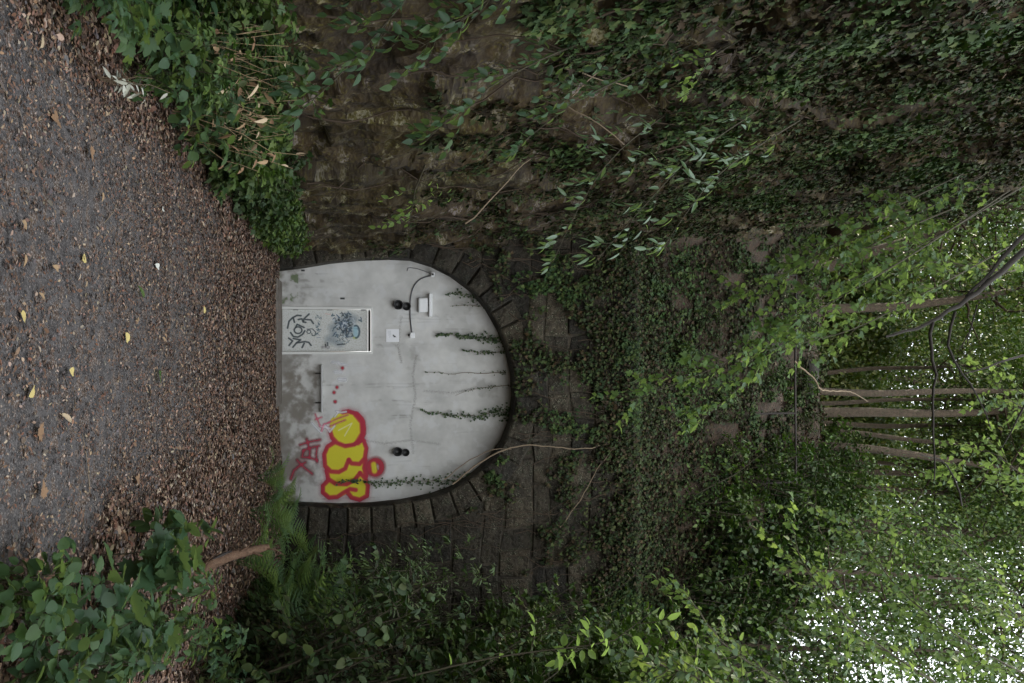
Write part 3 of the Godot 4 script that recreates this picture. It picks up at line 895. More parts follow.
	obj("lens", tube([Vector3(0, 0, 0.168), Vector3(0, 0, 0.182)], [0.025], 12), M.plastic_black, cam)
	var pts := []
	for p in [[412, 334], [410.5, 320], [410, 308], [410.5, 298], [413, 288], [418, 281], [424, 277.5], [430, 276]]: pts.append(W.call(p[0], p[1]) + Vector3(0, 0, 0.018))
	var cable := obj("cable", tube(smooth_line(pts, 0.06), [0.014], 6), M.cable)
	tag(cable, "grey cable curving from junction box up to the camera", "cable")
	pts = []
	for p in [[430, 273.5], [424, 271], [416, 268.5], [408, 268], [407, 271]]: pts.append(W.call(p[0], p[1]) + Vector3(0, 0, 0.012))
	tag(obj("cable", tube(smooth_line(pts, 0.06), [0.009], 5), M.cable), "thin cable looping from the camera along the arch edge", "cable")
	# shelf on two brackets
	var h0: Vector3 = W.call(321, 364.5)
	var h1: Vector3 = W.call(323, 412)
	var shelf := thing("wall_shelf", "long concrete-grey ledge on two brackets between door and graffiti", "shelf", Vector3(h0.x, h0.y, WALL_Z))
	obj("ledge", box(Vector3(0, 0, 0), Vector3(h1.x - h0.x, 0.035, 0.14), 0.006), M.slab_grey, shelf)
	for x in [0.2, 0.86]:
		obj("bracket", box(Vector3(x - 0.012, -0.12, 0.0), Vector3(x + 0.012, -0.001, 0.11), 0.004), M.rust, shelf)
	for p in [[342.5, 298.5, 0.05, 0.022, "short black slot in the concrete wall above the door jamb"], [303, 270.5, 0.04, 0.02, "small black drain slot low at the arch foot"]]:
		var q: Vector3 = W.call(p[0], p[1])
		tag(obj("wall_slot", box(Vector3(-p[3], -p[2], 0), Vector3(p[3], p[2], 0.012), 0.005), M.plastic_black, null, q), p[4], "slot")

# ------------------------------------------------------------------ plants
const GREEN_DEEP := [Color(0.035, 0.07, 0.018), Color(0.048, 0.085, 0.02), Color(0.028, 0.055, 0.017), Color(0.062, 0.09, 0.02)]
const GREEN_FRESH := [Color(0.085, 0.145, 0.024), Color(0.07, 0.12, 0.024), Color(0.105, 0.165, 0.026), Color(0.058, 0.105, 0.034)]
const GREEN_YELLOWISH := [Color(0.1, 0.15, 0.022), Color(0.14, 0.175, 0.026), Color(0.075, 0.12, 0.02), Color(0.15, 0.165, 0.03)]
const IVY := [Color(0.03, 0.05, 0.015), Color(0.042, 0.062, 0.018), Color(0.022, 0.037, 0.013), Color(0.056, 0.072, 0.02), Color(0.06, 0.042, 0.02), Color(0.036, 0.028, 0.016)]

func stem_line(from: Vector3, to: Vector3, wander: float, n := 6, sag := 0.0) -> Array:
	var pts := [from]
	for i in range(1, n):
		var t := float(i) / n
		pts.append(from.lerp(to, t) + rv(wander * 0.5) + Vector3(0, -sag * sin(PI * t), 0))
	pts.append(to)
	return pts
func leaf_posts(line: Array, n: int, s0: float, s1: float, t0: float, droop: float) -> Array:
	var out := []
	for i in n:
		var t := clampf(lerpf(t0, 1.0, (i + 0.7) / n) + rf(-0.03, 0.03), 0, 1)
		var at := along(line, t)
		var d := (along(line, min(1.0, t + 0.05)) - along(line, max(0.0, t - 0.05))).normalized()
		var side := d.cross(Vector3.UP + rv(0.35)).normalized() * (1.0 if i % 2 == 0 else -1.0)
		if i == n - 1: side = Vector3.ZERO
		var tip := (side + d * rf(0.4, 0.9) + Vector3(0, -droop * rf(0.5, 1.4), 0) + rv(0.18)).normalized()
		var s := rf(s0, s1)
		out.append(pose(at + tip * s * 0.15, tip, (Vector3.UP + rv(0.4)).normalized(), s))
	return out
func leaf_parts(parent: Node3D, posts: Array, mesh: Mesh, mats: Array, called := "leaf") -> void:
	for t in posts:
		var o := obj(called, mesh, pick(mats), parent)
		o.transform = t
func foliage(parent: Node3D, posts: Array, mesh: Mesh, mat: Material, cols: Array, called := "foliage") -> void:
	var buf := PackedFloat32Array()
	for t in posts: put(buf, t, vary(pick(cols)))
	tag(copies(called, mesh, mat, buf, parent), "", "", "", "stuff")
# a branch or cane: a bent stem, side twigs, leaves along the twigs. how: twigs, twig, leaves, s0, s1, droop, mesh, mats (single leaves) or cols (joined foliage), wood, r
func leafy_branch(t: Node3D, main_world: Array, how: Dictionary) -> void:
	var base := t.position
	var line := []
	for p in smooth_line(main_world, 0.3): line.append(p - base)
	var st := st_new()
	var r: float = how.get("r", 0.012)
	add_tube(st, line, taper(line.size(), r, r * 0.25), 5, false)
	var posts := leaf_posts(line, how.get("own", 4), how.s0, how.s1, 0.5, how.droop)
	for i in int(how.twigs):
		var f := lerpf(how.get("from", 0.15), 1.0, (i + rf(0.0, 0.8)) / how.twigs)
		var at := along(line, f)
		var d := (along(line, min(1.0, f + 0.05)) - along(line, max(0.0, f - 0.05))).normalized()
		var out := (d * 0.8 + rv(0.55) + Vector3(0, -how.droop * 0.4 + how.get("rise", 0.0), 0)).normalized()
		var len_: float = how.twig * rf(0.6, 1.2) * (1.15 - 0.5 * f)
		var tw := [at]
		for k in 4: tw.append(tw[-1] + (out + rv(0.12) + Vector3(0, -how.droop * 0.22 * k, 0)).normalized() * len_ / 4.0)
		add_tube(st, tw, taper(5, r * 0.35, r * 0.12), 4, false)
		posts.append_array(leaf_posts(tw, int(how.leaves), how.s0, how.s1, 0.15, how.droop))
	obj("stem", done(st), how.get("wood", M.stem), t)
	if how.has("mats"): leaf_parts(t, posts, how.mesh, how.mats)
	else: foliage(t, posts, how.mesh, how.get("leaf", M.leaf), how.cols)
func shrub(called: String, label: String, at: Vector3, height: float, spread_: float, stems: int, how: Dictionary, group := "", category := "shrub") -> Node3D:
	var t := thing(called, label, category, at, 0.0, group)
	var st := st_new()
	var posts := []
	for i in stems:
		var a := TAU * (i + rf(0, 0.7)) / stems
		var top = Vector3(cos(a) * spread_ * rf(0.3, 1.0), height * rf(0.65, 1.0), sin(a) * spread_ * rf(0.3, 1.0)) + how.get("lean", Vector3.ZERO)
		var line := smooth_line(stem_line(Vector3(cos(a) * 0.08, -0.1, sin(a) * 0.08), top, 0.07 * height * 0.3, 4, -0.12 * height), 0.3)
		var r: float = how.get("r", 0.014)
		add_tube(st, line, taper(line.size(), r, r * 0.25), 5, false)
		for k in int(how.twigs):
			var f := lerpf(how.get("from", 0.25), 1.0, (k + rf(0, 0.9)) / how.twigs)
			var p := along(line, f)
			var out := (Vector3(cos(a), 0.2, sin(a)) * 0.5 + rv(0.7)).normalized()
			var len_: float = how.twig * rf(0.5, 1.2) * (1.2 - 0.6 * f)
			var tw := [p]
			for q in 3: tw.append(tw[-1] + (out + rv(0.15) + Vector3(0, -how.droop * 0.3 * q, 0)).normalized() * len_ / 3.0)
			add_tube(st, tw, taper(4, r * 0.35, r * 0.12), 3, false)
			posts.append_array(leaf_posts(tw, int(how.leaves), how.s0, how.s1, 0.1, how.droop))
		posts.append_array(leaf_posts(line, 5, how.s0, how.s1, 0.4, how.droop))
	obj("stems", done(st), how.get("wood", M.stem), t)
	if how.has("mats"): leaf_parts(t, posts, how.mesh, how.mats)
	else: foliage(t, posts, how.mesh, how.get("leaf", M.leaf), how.cols)
	return t
func fern(label: String, at: Vector3, size: float, fronds: int, group := "") -> void:
	var t := thing("fern", label, "fern", at, rf(0, TAU), group)
	for i in fronds:
		var a := TAU * (i + rf(-0.25, 0.25)) / fronds
		var o := obj("frond", L["frond%d" % (i % 3)], pick(M.fern), t)
		var s := size * rf(0.75, 1.1)
		var d := Vector3(cos(a), rf(0.2, 1.1), sin(a))
		o.transform = pose(Vector3(cos(a) * 0.03, 0.0, sin(a) * 0.03), d, Vector3.UP, s)
func tree(called: String, label: String, at: Vector3, top: Vector3, r: float, crown_from: float, reach: float, clumps: int, per: int, leaf_s: float, cols: Array, leafmat: Material, group := "", mesh: Mesh = null) -> void:
	var t := thing(called, label, "tree", at, 0.0, group)
	var h := (top - at).length()
	var line := smooth_line(stem_line(Vector3(0, -0.3, 0), top - at, 0.009 * h, 6), 0.8)
	var st := st_new()
	add_tube(st, line, taper(line.size(), r, r * 0.3), 9, false)
	for i in 6:                                            # root flare
		var a := TAU * i / 6.0 + rf(0, 0.6)
		add_tube(st, [Vector3(0, 0.45, 0), Vector3(cos(a) * r, 0.12, sin(a) * r), Vector3(cos(a) * r * 2.2, -0.3, sin(a) * r * 2.2)], [r * 0.5, r * 0.4, r * 0.15], 5, false)
	obj("trunk", done(st), M.bark, t)
	st = st_new()
	var posts := []
	for i in clumps:
		var f := lerpf(crown_from, 1.0, pow((i + rf(0, 0.9)) / clumps, 0.9))
		var p := along(line, f)
		var a := i * 2.4 + rf(-0.4, 0.4)
		var len_ = reach * (1.15 - 0.75 * max(0.0, (f - crown_from) / (1.001 - crown_from))) * rf(0.55, 1.1)
		var end = p + Vector3(cos(a), rf(-0.15, 0.5), sin(a)) * len_
		var limb := stem_line(p, end, len_ * 0.12, 4)
		add_tube(st, limb, taper(5, r * 0.3, r * 0.06), 5, false)
		for q in [0.55, 0.85, 1.0]:
			var c := along(limb, q)
			var k = len_ * 0.24 + 0.2
			for m in per / 3:
				var off := rv(k) * Vector3(1, 0.6, 1)
				var tip := (off.normalized() * 0.5 + Vector3(0, -0.6, 0) + rv(0.4)).normalized()
				posts.append(pose(c + off, tip, (Vector3.UP + rv(0.6)).normalized(), leaf_s * rf(0.7, 1.3)))
	obj("limbs", done(st), M.bark, t)
	foliage(t, posts, L.ovate if mesh == null else mesh, leafmat, cols, "crown")

# ------------------------------------------------------------------ what grows where
func ivy_on(called: String, n: int, place: Callable, s0: float, s1: float, label: String, cols := IVY) -> void:
	# place(i) gives [position, outward normal] or null
	var buf := PackedFloat32Array()
	for i in n:
		var q = place.call()
		if q == null: continue
		var nrm: Vector3 = q[1]
		var down := (Vector3.DOWN - nrm * Vector3.DOWN.dot(nrm)).normalized()
		var tip: Vector3 = (down + rv(0.45) + nrm * 0.35).normalized()
		put(buf, pose(q[0] + nrm * (0.01 + 0.2 * pow(rng.randf(), 1.6)), tip, (nrm + Vector3(0, 0.55, 0) + rv(0.3)).normalized(), rf(s0, s1)), vary(pick(cols if noise.get_noise_3dv(q[0] * 7.0) < 0.16 else GREEN_DEEP), 0.35))
	var o := copies(called, L.ivy, M.ivy, buf)
	tag(o, label, "ivy", "", "stuff")
func in_arch(x: float, y: float, out: float) -> bool:
	var g := arch_row(clampf(y, 0.0, 9.0), out)
	return g.x < 1e8 and x > g.x and x < g.y
func build_ivy() -> void:
	ivy_on("cliff_ivy", 90000, func():
		var z := rf(-18.4, -3.0)
		var y := pow(rng.randf(), 0.8) * cliff_top(z)
		var m := noise.get_noise_2d(y * 9.0, z * 9.0) * 0.9 + noise.get_noise_2d(y * 30.0, z * 30.0 + 200.0) * 0.4 + 0.15 * (y - 4.2)
		if m < 0.0: return null
		return [cliff_at(y, z), Vector3(1, 0.1, 0.1)], 0.035, 0.12, "dark ivy covering the upper part of the rock cliff")
	ivy_on("headwall_ivy", 46000, func():
		var x := rf(-2.6, 6.8)
		var y := rf(0.6, 8.25)
		if in_arch(x, y, 0.12): return null
		var m := noise.get_noise_2d(x * 14.0, y * 14.0 + 500.0) + noise.get_noise_2d(x * 50.0, y * 50.0) * 0.4 + 0.16 * (y - 6.6) - 0.25 * step01(2.4, 3.4, x) * step01(7.5, 6.5, y)
		if in_arch(x, y, 0.75): m += 0.16
		if m < 0.0: return null
		return [Vector3(x, y, HEAD_Z + 0.05), Vector3(0, 0.05, 1)], 0.035, 0.11, "dark ivy creeping over the stone headwall above the arch")
	ivy_on("hillside_ivy", 95000, func():
		var x := rf(-4.0, 8.5)
		var d := pow(rng.randf(), 0.9) * 7.5
		var m := noise.get_noise_2d(x * 12.0, d * 12.0 + 900.0) + 0.42 - 0.07 * d + 0.5 * noise.get_noise_2d(x * 40.0, d * 40.0)
		if m < 0.0: return null
		var z := -18.3 - d
		return [Vector3(x, hill_y(x, z), z), Vector3(0, 0.55, 0.83)], 0.035, 0.13, "dark ivy carpet on the steep slope above the headwall")
	ivy_on("bank_ivy", 40000, func():
		var z := rf(-18.0, -6.0)
		var s := rf(1.0, 6.0)
		return [bank_at(s, z), Vector3(-0.75, 0.65, 0.0)], 0.06, 0.11, "ivy and low leaves carpeting the earth bank")
	ivy_on("brow_ivy", 11000, func():
		var x := rf(-2.6, 7.2)
		var y := 8.2 + rng.randfn() * 0.55 + 0.9 * noise.get_noise_1d(x * 22.0)
		if y > 8.25: return [Vector3(x, y, -18.2 - (y - 8.1) / 1.95), Vector3(0, 0.4, 0.9)]
		return [Vector3(x, y, HEAD_Z + rf(-0.15, 0.12)), Vector3(0, 0.2, 1)], 0.05, 0.1, "fringe of ivy hanging over the top edge of the headwall")
	# woody ivy stems climbing headwall, slope and cliff
	var st0 := st_new()
	for i in 90:
		var x := rf(-2.4, 6.5)
		var y := rf(0.5, 7.0)
		var line := []
		for k in 9:
			if not in_arch(x, y, 0.4): line.append(Vector3(x, y, HEAD_Z + 0.07 + rf(0, 0.06)) if y < 8.2 else Vector3(x, y, -18.15 - (y - 8.1) / 1.95))
			x += rng.randfn() * 0.1
			y += rf(0.15, 0.35)
		if line.size() > 4: add_tube(st0, line, taper(line.size(), 0.012, 0.006), 4, false)
	for i in 60:
		var z := rf(-17.5, -5.0)
		var y := rf(0.5, 8.0)
		var line := []
		for k in 12:
			line.append(cliff_at(y, z) + Vector3(0.05 + rf(0, 0.06), 0, 0))
			z += rng.randfn() * 0.12
			y += rf(0.15, 0.4)
		add_tube(st0, line, taper(line.size(), 0.012, 0.005), 4, false)
	tag(obj("ivy_stems", done(st0), M.ivy_wood), "thin brown ivy stems climbing the headwall and the cliff", "ivy", "", "stuff")
	# strands hanging down the concrete, traced from the photograph: [points in pixels, leaves, size, label]
	for v in [
		[[[512, 342], [480, 339], [455, 336], [437, 334]], 110, 0.065, "thickest ivy strand hanging down the concrete, above the notice"],
		[[[508, 352], [485, 352], [462, 350]], 26, 0.05, "short sparse ivy strand beside the thickest one"],
		[[[505, 373], [470, 373], [440, 373], [424, 372]], 16, 0.035, "bare thin ivy runner hanging at the middle of the arch"],
		[[[511, 386], [480, 387], [465, 391], [455, 396]], 16, 0.035, "thin curving ivy runner with few leaves below the arch crown"],
		[[[511, 413], [490, 413], [470, 416], [450, 415], [430, 412], [420, 408]], 85, 0.06, "bushy ivy strand hanging over the yellow graffiti side"],
		[[[485, 300], [470, 297], [455, 292], [446, 294]], 45, 0.05, "small ivy tuft on the concrete beside the white wall light"],
		[[[492, 306], [470, 306], [450, 307]], 10, 0.035, "single thin ivy runner beside the small tuft"],
		[[[472, 479], [440, 481], [410, 482], [380, 482], [352, 481], [336, 484]], 120, 0.055, "long narrow ivy strand running down across the yellow graffiti"]]:
		var pts := []
		for p in v[0]: pts.append(on_z(p[0], p[1], WALL_Z) + Vector3(0, 0, 0.03))
		var t := thing("ivy_strand", v[3], "ivy", pts[0], 0.0, "ivy strands hanging over the concrete wall")
		var line := []
		for p in smooth_line(pts, 0.15): line.append(p - pts[0] + Vector3(rf(-0.03, 0.03), 0, rf(0, 0.02)))
		obj("stem", tube(line, taper(line.size(), 0.008, 0.003), 4), M.twig, t)
		var posts := []
		for i in int(v[1] * 2.6):
			var f := pow(rng.randf(), 1.7)
			var at := along(line, f)
			posts.append(pose(at + Vector3(rng.randfn() * 0.085 * (1.15 - f) * (1.0 if v[1] > 30 else 0.4), 0, rf(0.01, 0.09)), (Vector3.DOWN + rv(0.5) + Vector3(0, 0, 0.4)).normalized(), (Vector3(0, 0.5, 1) + rv(0.3)).normalized(), v[2] * rf(0.5, 1.25)))
		foliage(t, posts, L.ivy, M.leaf, [Color(0.065, 0.11, 0.045), Color(0.085, 0.13, 0.05), Color(0.05, 0.085, 0.042)])
func build_litter() -> void:
	var cols := [Color(0.14, 0.075, 0.045), Color(0.2, 0.11, 0.066), Color(0.085, 0.048, 0.031), Color(0.055, 0.033, 0.023), Color(0.27, 0.17, 0.105), Color(0.16, 0.07, 0.038), Color(0.34, 0.25, 0.17), Color(0.12, 0.1, 0.09), Color(0.1, 0.056, 0.038), Color(0.13, 0.08, 0.055)]
	var buf := PackedFloat32Array()
	var n := 0
	while n < 170000:
		var z := -rf(2.0, 18.0)
		if rng.randf() < 0.28: z = -rf(2.4, 7.5)
		var x := rf(-2.7, 4.9)
		if x / -z < -0.52 or x / -z > 0.52: continue
		var far := step01(6.0, 12.0, -z)
		var w := path_half(z)
		var inside := step01(-0.35, 0.5, min(x - w.x, w.y - x))
		var keep := lerpf(1.0, lerpf(0.3, 1.0, step01(4.5, 9.5, -z)), inside) + 0.35 * noise.get_noise_2d(x * 25.0, z * 25.0) + 0.5 * noise.get_noise_2d(x * 7.0 + 31.0, z * 4.0)
		if x > -1.3 and x < 1.4 and z < -17.2: keep = 0.1 + 0.8 * step01(17.9, 18.4, -z) + 0.4 * noise.get_noise_2d(x * 20.0, z * 20.0)
		if rng.randf() > keep: continue
		n += 1
		var s := lerpf(rf(0.02, 0.065), rf(0.009, 0.03), inside * (1.0 - far)) * (1.0 if rng.randf() < 0.96 else 1.6)
		var up := (Vector3.UP + rv(0.28)).normalized()
		var a := rf(0, TAU)
		put(buf, pose(Vector3(x, max(ground_y(x, z), 0.015 + 0.02 * noise.get_noise_2d(x * 30.0, z * 30.0)) + rf(0.002, 0.012), z), Vector3(cos(a), rf(-0.15, 0.2), sin(a)), up, s), vary(pick(cols), 0.3))
	var o := copies("leaf_litter", L.litter, M.litter, buf)
	tag(o, "brown leaf litter strewn over the path and verges", "leaf litter", "", "stuff")
	buf = PackedFloat32Array()
	for i in 16000:                                         # fallen leaves caught on the slope below the brow
		var d := rf(1.8, 9.0)
		var x := rf(-3.4, 6.5)
		if noise.get_noise_2d(x * 12.0, d * 12.0 + 300.0) + 0.1 * (d - 4.0) < 0.0: continue
		var a := rf(0, TAU)
		put(buf, pose(Vector3(x, hill_y(x, -18.3 - d) + rf(0.01, 0.04), -18.3 - d), Vector3(cos(a), rf(-0.2, 0.2), sin(a)), (Vector3(0, 0.75, 0.6) + rv(0.3)).normalized(), rf(0.05, 0.11)), vary(pick(cols), 0.3))
	tag(copies("slope_litter", L.litter, M.litter, buf), "red-brown fallen leaves caught on the soil slope below the brow", "leaf litter", "", "stuff")
	# twigs lying about
	var st := st_new()
	for i in 420:
		var z := -rf(2.5, 17.0)
		var x := rf(-2.4, 4.2)
		if abs(x / -z) > 0.5: continue
		if x > -1.5 and x < 1.0 and rng.randf() < 0.75: continue
		var a := rf(0, TAU)
		var d := Vector3(cos(a), 0.02, sin(a)) * rf(0.05, 0.22)
		var p := Vector3(x, ground_y(x, z) + 0.012, z)
		add_tube(st, [p - d, p + rv(0.01) + Vector3(0, 0.012, 0), p + d], [0.0035, 0.003, 0.002], 3, false)
	tag(obj("twig_litter", done(st), M.twig), "thin dry twigs scattered among the leaf litter", "twigs", "", "stuff")
	# the larger leaves that stand out on the path
	var big := [
		["green", L.maple, M.fresh[0], 0.12, "fresh green lobed leaf lying flat on the dark path", [[160, 373]]],
		["long", L.narrow, M.lime[2], 0.14, "long pale green leaf lying on the path", [[145, 298]]],
		["white", L.ovate, flat(Color(0.55, 0.55, 0.5), 0.8), 0.1, "pale upturned leaf showing its whitish underside on the path", [[160, 268], [163, 210]]],
		["tan", L.ovate, M.tan[0], 0.075, "tan dry leaf lying flat on the asphalt path", [[27, 254], [60, 270], [24, 221], [46, 300], [104, 192], [140, 318], [166, 342]]],
		["yellow", L.round, flat(Color(0.5, 0.4, 0.15), 0.8), 0.07, "yellowed leaf on the asphalt path", [[75, 373], [23, 313], [129, 342], [36, 388], [84, 260], [205, 313]]],
		["brown", L.maple, M.tan[1], 0.085, "curled brown lobed leaf among the litter by the verge", [[92, 148], [60, 120], [40, 432], [44, 497], [140, 480]]],
		["stick", L.narrow, M.tan[2], 0.16, "long bleached bark flake on the leaf litter", [[73, 422], [150, 385], [42, 48]]]]
	for b in big:
		for p in b[5]:
			var q := on_y(p[0], p[1], 0.045)
			var o2 := obj("fallen_leaf", b[1], b[2])
			var a := rf(0, TAU)
			o2.transform = pose(Vector3(q.x, max(ground_y(q.x, q.z), 0.012) + 0.025, q.z), Vector3(cos(a), 0.06, sin(a)), (Vector3.UP + rv(0.12)).normalized(), b[3] * rf(0.85, 1.15))
			tag(o2, b[4], "leaf", "larger fallen leaves on the path, " + b[0])
func build_verges() -> void:
	var br := {"twigs": 5, "twig": 0.3, "leaves": 4, "s0": 0.07, "s1": 0.13, "droop": 0.25, "mesh": L.trefoil, "r": 0.006, "from": 0.2}
	# the strip of low plants along the foot of the cliff, nearest clumps with single leaves: [px, py, height, spread, kind]
	var spots := [[52, 8, 0.4, 0.3], [78, 22, 0.5, 0.4], [112, 50, 0.6, 0.4], [128, 85, 0.55, 0.42], [160, 110, 0.6, 0.42], [172, 140, 0.5, 0.4]]
	for i in spots.size():
		var s: Array = spots[i]
		var p := on_y(s[0], s[1], 0.05)
		var how := br.duplicate()
		how.mats = M.deep if i % 2 == 0 else M.fresh_deep
		how.mesh = [L.trefoil, L.maple, L.round][i % 3]
		if i % 3 == 2: how.s1 = 0.1
		shrub("bramble_plant", "low green three-leaved plant at the edge of the path below the cliff" if i % 3 == 0 else ("low plant with lobed dark leaves beside the path verge" if i % 3 == 1 else "low plant with round leaves in the cliff-side verge"), p + Vector3(-0.25, 0, 0), s[2], s[3], 6, how, "low plants along the cliff-side verge", "plant")
	var z := -4.2
	while z > -16.5:
		for k in 4:
			var x := cliff_base(z) + rf(0.05, 0.95)
			if x > -1.95: x = -1.95 - rf(0, 0.3)
			var how := br.duplicate()
			how.cols = GREEN_DEEP if rng.randf() < 0.6 else GREEN_FRESH
			var fresh: bool = how.cols == GREEN_FRESH
			var kind: Array = pick([[L.trefoil, "bramble with three-part leaves"], [L.ovate, "weed with oval leaves"], [L.ivy, "trailing ivy clump"], [L.maple, "seedling with lobed leaves"]])
			how.mesh = kind[0]
			var called = ("light green " if fresh else "dark green ") + kind[1] + (" close against the cliff foot" if x < -2.3 else " at the path edge below the cliff")
			how.s0 = 0.06
			how.s1 = 0.11
			how.twigs = 7
			how.leaves = 6
			var h := rf(0.45, 0.85) * (1.0 if x > -2.3 else 1.4)
			shrub("verge_plant", called, Vector3(x, ground_y(x, z) - 0.02, z + rf(-0.2, 0.2)), h, 0.38, 7, how, called + ", one of the weeds there", "plant")
		z -= 0.62
	# dry stalks and a withered silvery plant among them
	var dry := thing("withered_plant", "withered silvery dead leaves hanging at the verge edge", "plant", on_y(98, 78, 0.05))
	var lines := []
	var st := st_new()
	for i in 7:
		var l := stem_line(Vector3.ZERO, Vector3(rf(-0.1, 0.16), rf(0.15, 0.42), rf(-0.12, 0.12)), 0.03, 4)
		add_tube(st, l, taper(5, 0.004, 0.002), 4, false)
		lines.append(l)
	obj("stems", done(st), M.twig, dry)
	for l in lines: leaf_parts(dry, leaf_posts(l, 5, 0.05, 0.09, 0.3, 0.8), L.narrow, [flat(Color(0.4, 0.4, 0.34), 0.8), flat(Color(0.3, 0.3, 0.24), 0.8)])
	for p in [[215, 60], [225, 90], [205, 40], [235, 110], [230, 75], [245, 150]]:
		var b := on_y(p[0] - 62, p[1] - 4, 0.05)
		b.x = clampf(b.x, cliff_base(b.z) + 0.15, -1.95)
		var g := thing("dry_stalks", "dry tan grass stalks standing in the cliff-side weeds", "grass", b, 0.0, "dry stalks in the weeds")
		var stems := []
		for i in 12:
			var top := Vector3(rf(-0.25, 0.35), rf(0.5, 1.1), rf(-0.3, 0.3))
			stems.append(stem_line(Vector3(rf(-0.06, 0.06), 0, rf(-0.06, 0.06)), top, 0.05, 4))
		for l in stems: obj("stalk", tube(l, taper(5, 0.0045, 0.002), 4), M.dry_stalk, g)
		for l in stems.slice(0, 5): leaf_parts(g, leaf_posts(l, 4, 0.08, 0.15, 0.4, 0.7), L.narrow, M.tan)
	# plants on the other side of the path, in front of the lens: big single leaves
	var near := [
		[[80, 600], 0.34, 0.16, 3, L.oak, 0.13, 0.21, M.deep, 1, 2, 0.1, "seedling with large lobed dark leaves in front of the brambles"],
		[[35, 655], 0.3, 0.3, 6, L.round, 0.05, 0.09, M.deep, 7, 5, 0.22, "low round-leaved plant at the path edge, lowest of its patch"],
		[[12, 600], 0.26, 0.22, 6, L.round, 0.045, 0.08, M.fresh_deep, 7, 5, 0.2, "round-leaved creeper beside bare litter"],
		[[110, 640], 0.36, 0.34, 6, L.maple, 0.07, 0.11, M.deep, 6, 5, 0.25, "leafy maple seedling patch behind the lobed seedling"],
		[[120, 560], 0.6, 0.16, 3, L.maple, 0.1, 0.16, M.deep, 4, 4, 0.2, "upright maple sapling with dark leaves tinted bluish for sky sheen over the litter"],
		[[150, 530], 0.5, 0.14, 2, L.round, 0.1, 0.15, M.deep, 4, 4, 0.18, "slender sapling with broad leaves beside the curved dead branch"],
		[[165, 620], 0.5, 0.35, 7, L.ovate, 0.06, 0.1, M.fresh_deep, 6, 5, 0.25, "bushy ovate-leaved shrublet at the end of the dead branch"],
		[[75, 672], 0.45, 0.3, 6, L.ovate, 0.06, 0.1, M.deep, 6, 5, 0.25, "ovate-leaved shrublet deep in the path-side patch"],
		[[200, 675], 0.55, 0.4, 7, L.trefoil, 0.09, 0.15, M.deep, 5, 4, 0.3, "bramble bush at the foot of the earth bank"]]
	for v in near:
		var p := on_y(v[0][0] - 8, v[0][1], 0.08)
		shrub("sapling", v[11], p, v[1], v[2], v[3], {"twigs": v[8], "twig": v[10], "leaves": v[9], "s0": v[5], "s1": v[6], "droop": 0.35, "mesh": v[4], "mats": v[7], "r": 0.006, "from": 0.3}, "", "plant")
	# ferns by the stone pier and under the bank
	for v in [[[258, 478], 0.5, "small fern at the foot of the concrete wall"], [[266, 496], 0.55, "small fern where the concrete meets the stone pier"], [[250, 512], 0.7, "broad fern beside the tip of the curved dead branch"], [[262, 530], 0.85, "fern hiding the base of the stone pier"], [[235, 560], 0.75, "fern below the curved dead branch"], [[255, 590], 0.9, "fern among dry litter under the earth bank"], [[262, 620], 0.95, "fern growing deepest under the earth bank"], [[280, 560], 0.9, "light green fern with long upright fronds by the pier"]]:
		var p := on_y(v[0][0], v[0][1], 0.08)
		if p.x > bank_base(p.z) - 0.3:                        # on the foot of the bank, moved along the same line of sight
			p = p * ((bank_base(p.z) + rf(-0.25, 0.15)) / p.x)
			p = bank_at(1.0 + maxf(0.0, p.x - bank_base(p.z)) / 0.7, p.z)
		fern(v[2], p, v[1] * 1.2, 8)
	for v in [[1.15, -13.0, 0.95, "fern low on the bank above the dead branch tip"], [1.35, -13.9, 1.05, "fern on the bank between pier and dead branch"], [1.6, -12.4, 1.0, "fern higher on the bank, above the litter"], [1.5, -14.8, 1.0, "fern on the bank close to the dark stone pier"], [1.2, -11.8, 0.9, "fern at the lower end of the fern patch on the bank"], [1.8, -13.4, 1.05, "topmost fern of the patch on the bank"]]:
		fern(v[3], bank_at(v[0], v[1]) + Vector3(-0.05, 0, 0), v[2] * 1.25, 8)
	# the curved dead branch
	var pts := []
	for q in [[184, 609, -8.25], [189, 588, -8.3], [200, 571, -8.4], [222, 559, -8.6], [245, 552, -8.8], [268, 547, -9.0]]: pts.append(on_z(q[0], q[1], q[2]))
	var line := smooth_line(pts, 0.05)
	var rad := []
	for i in line.size(): rad.append(lerpf(0.03, 0.058, sin(PI * i / line.size())) * (1.0 + 0.12 * noise.get_noise_1d(i * 40.0)))
	var bt := thing("dead_branch", "curved bare dead branch with peeling reddish bark lying on litter", "branch", line[0])
	var loc := []
	for p in line: loc.append(p - line[0])
	obj("branch_wood", tube(loc, rad, 10), M.dead_wood, bt)
	obj("bark_flake", tube([along(loc, 0.4) + Vector3(-0.05, 0.03, 0), along(loc, 0.5) + Vector3(-0.055, 0.03, 0), along(loc, 0.6) + Vector3(-0.05, 0.02, 0)], [0.012, 0.02, 0.01], 5), M.rust, bt)
	for q in [[0.3, Vector3(-0.2, 0.16, 0.05)], [0.62, Vector3(-0.12, 0.22, -0.06)], [0.93, Vector3(0.1, 0.24, 0.0)]]:
		var p0 := along(loc, q[0])
		obj("twig", tube([p0, p0 + q[1] * 0.5 + rv(0.015), p0 + q[1]], [0.011, 0.007, 0.003], 5), M.dead_wood, bt)
	obj("broken_stub", tube([along(loc, 0.8), along(loc, 0.8) + Vector3(0.05, 0.14, 0.03)], [0.02, 0.01], 6), M.dead_wood, bt)
func path_points(a: Array) -> Array:
	var out := []
	for p in a: out.append(on_z(p[0], p[1], p[2]))
	return out
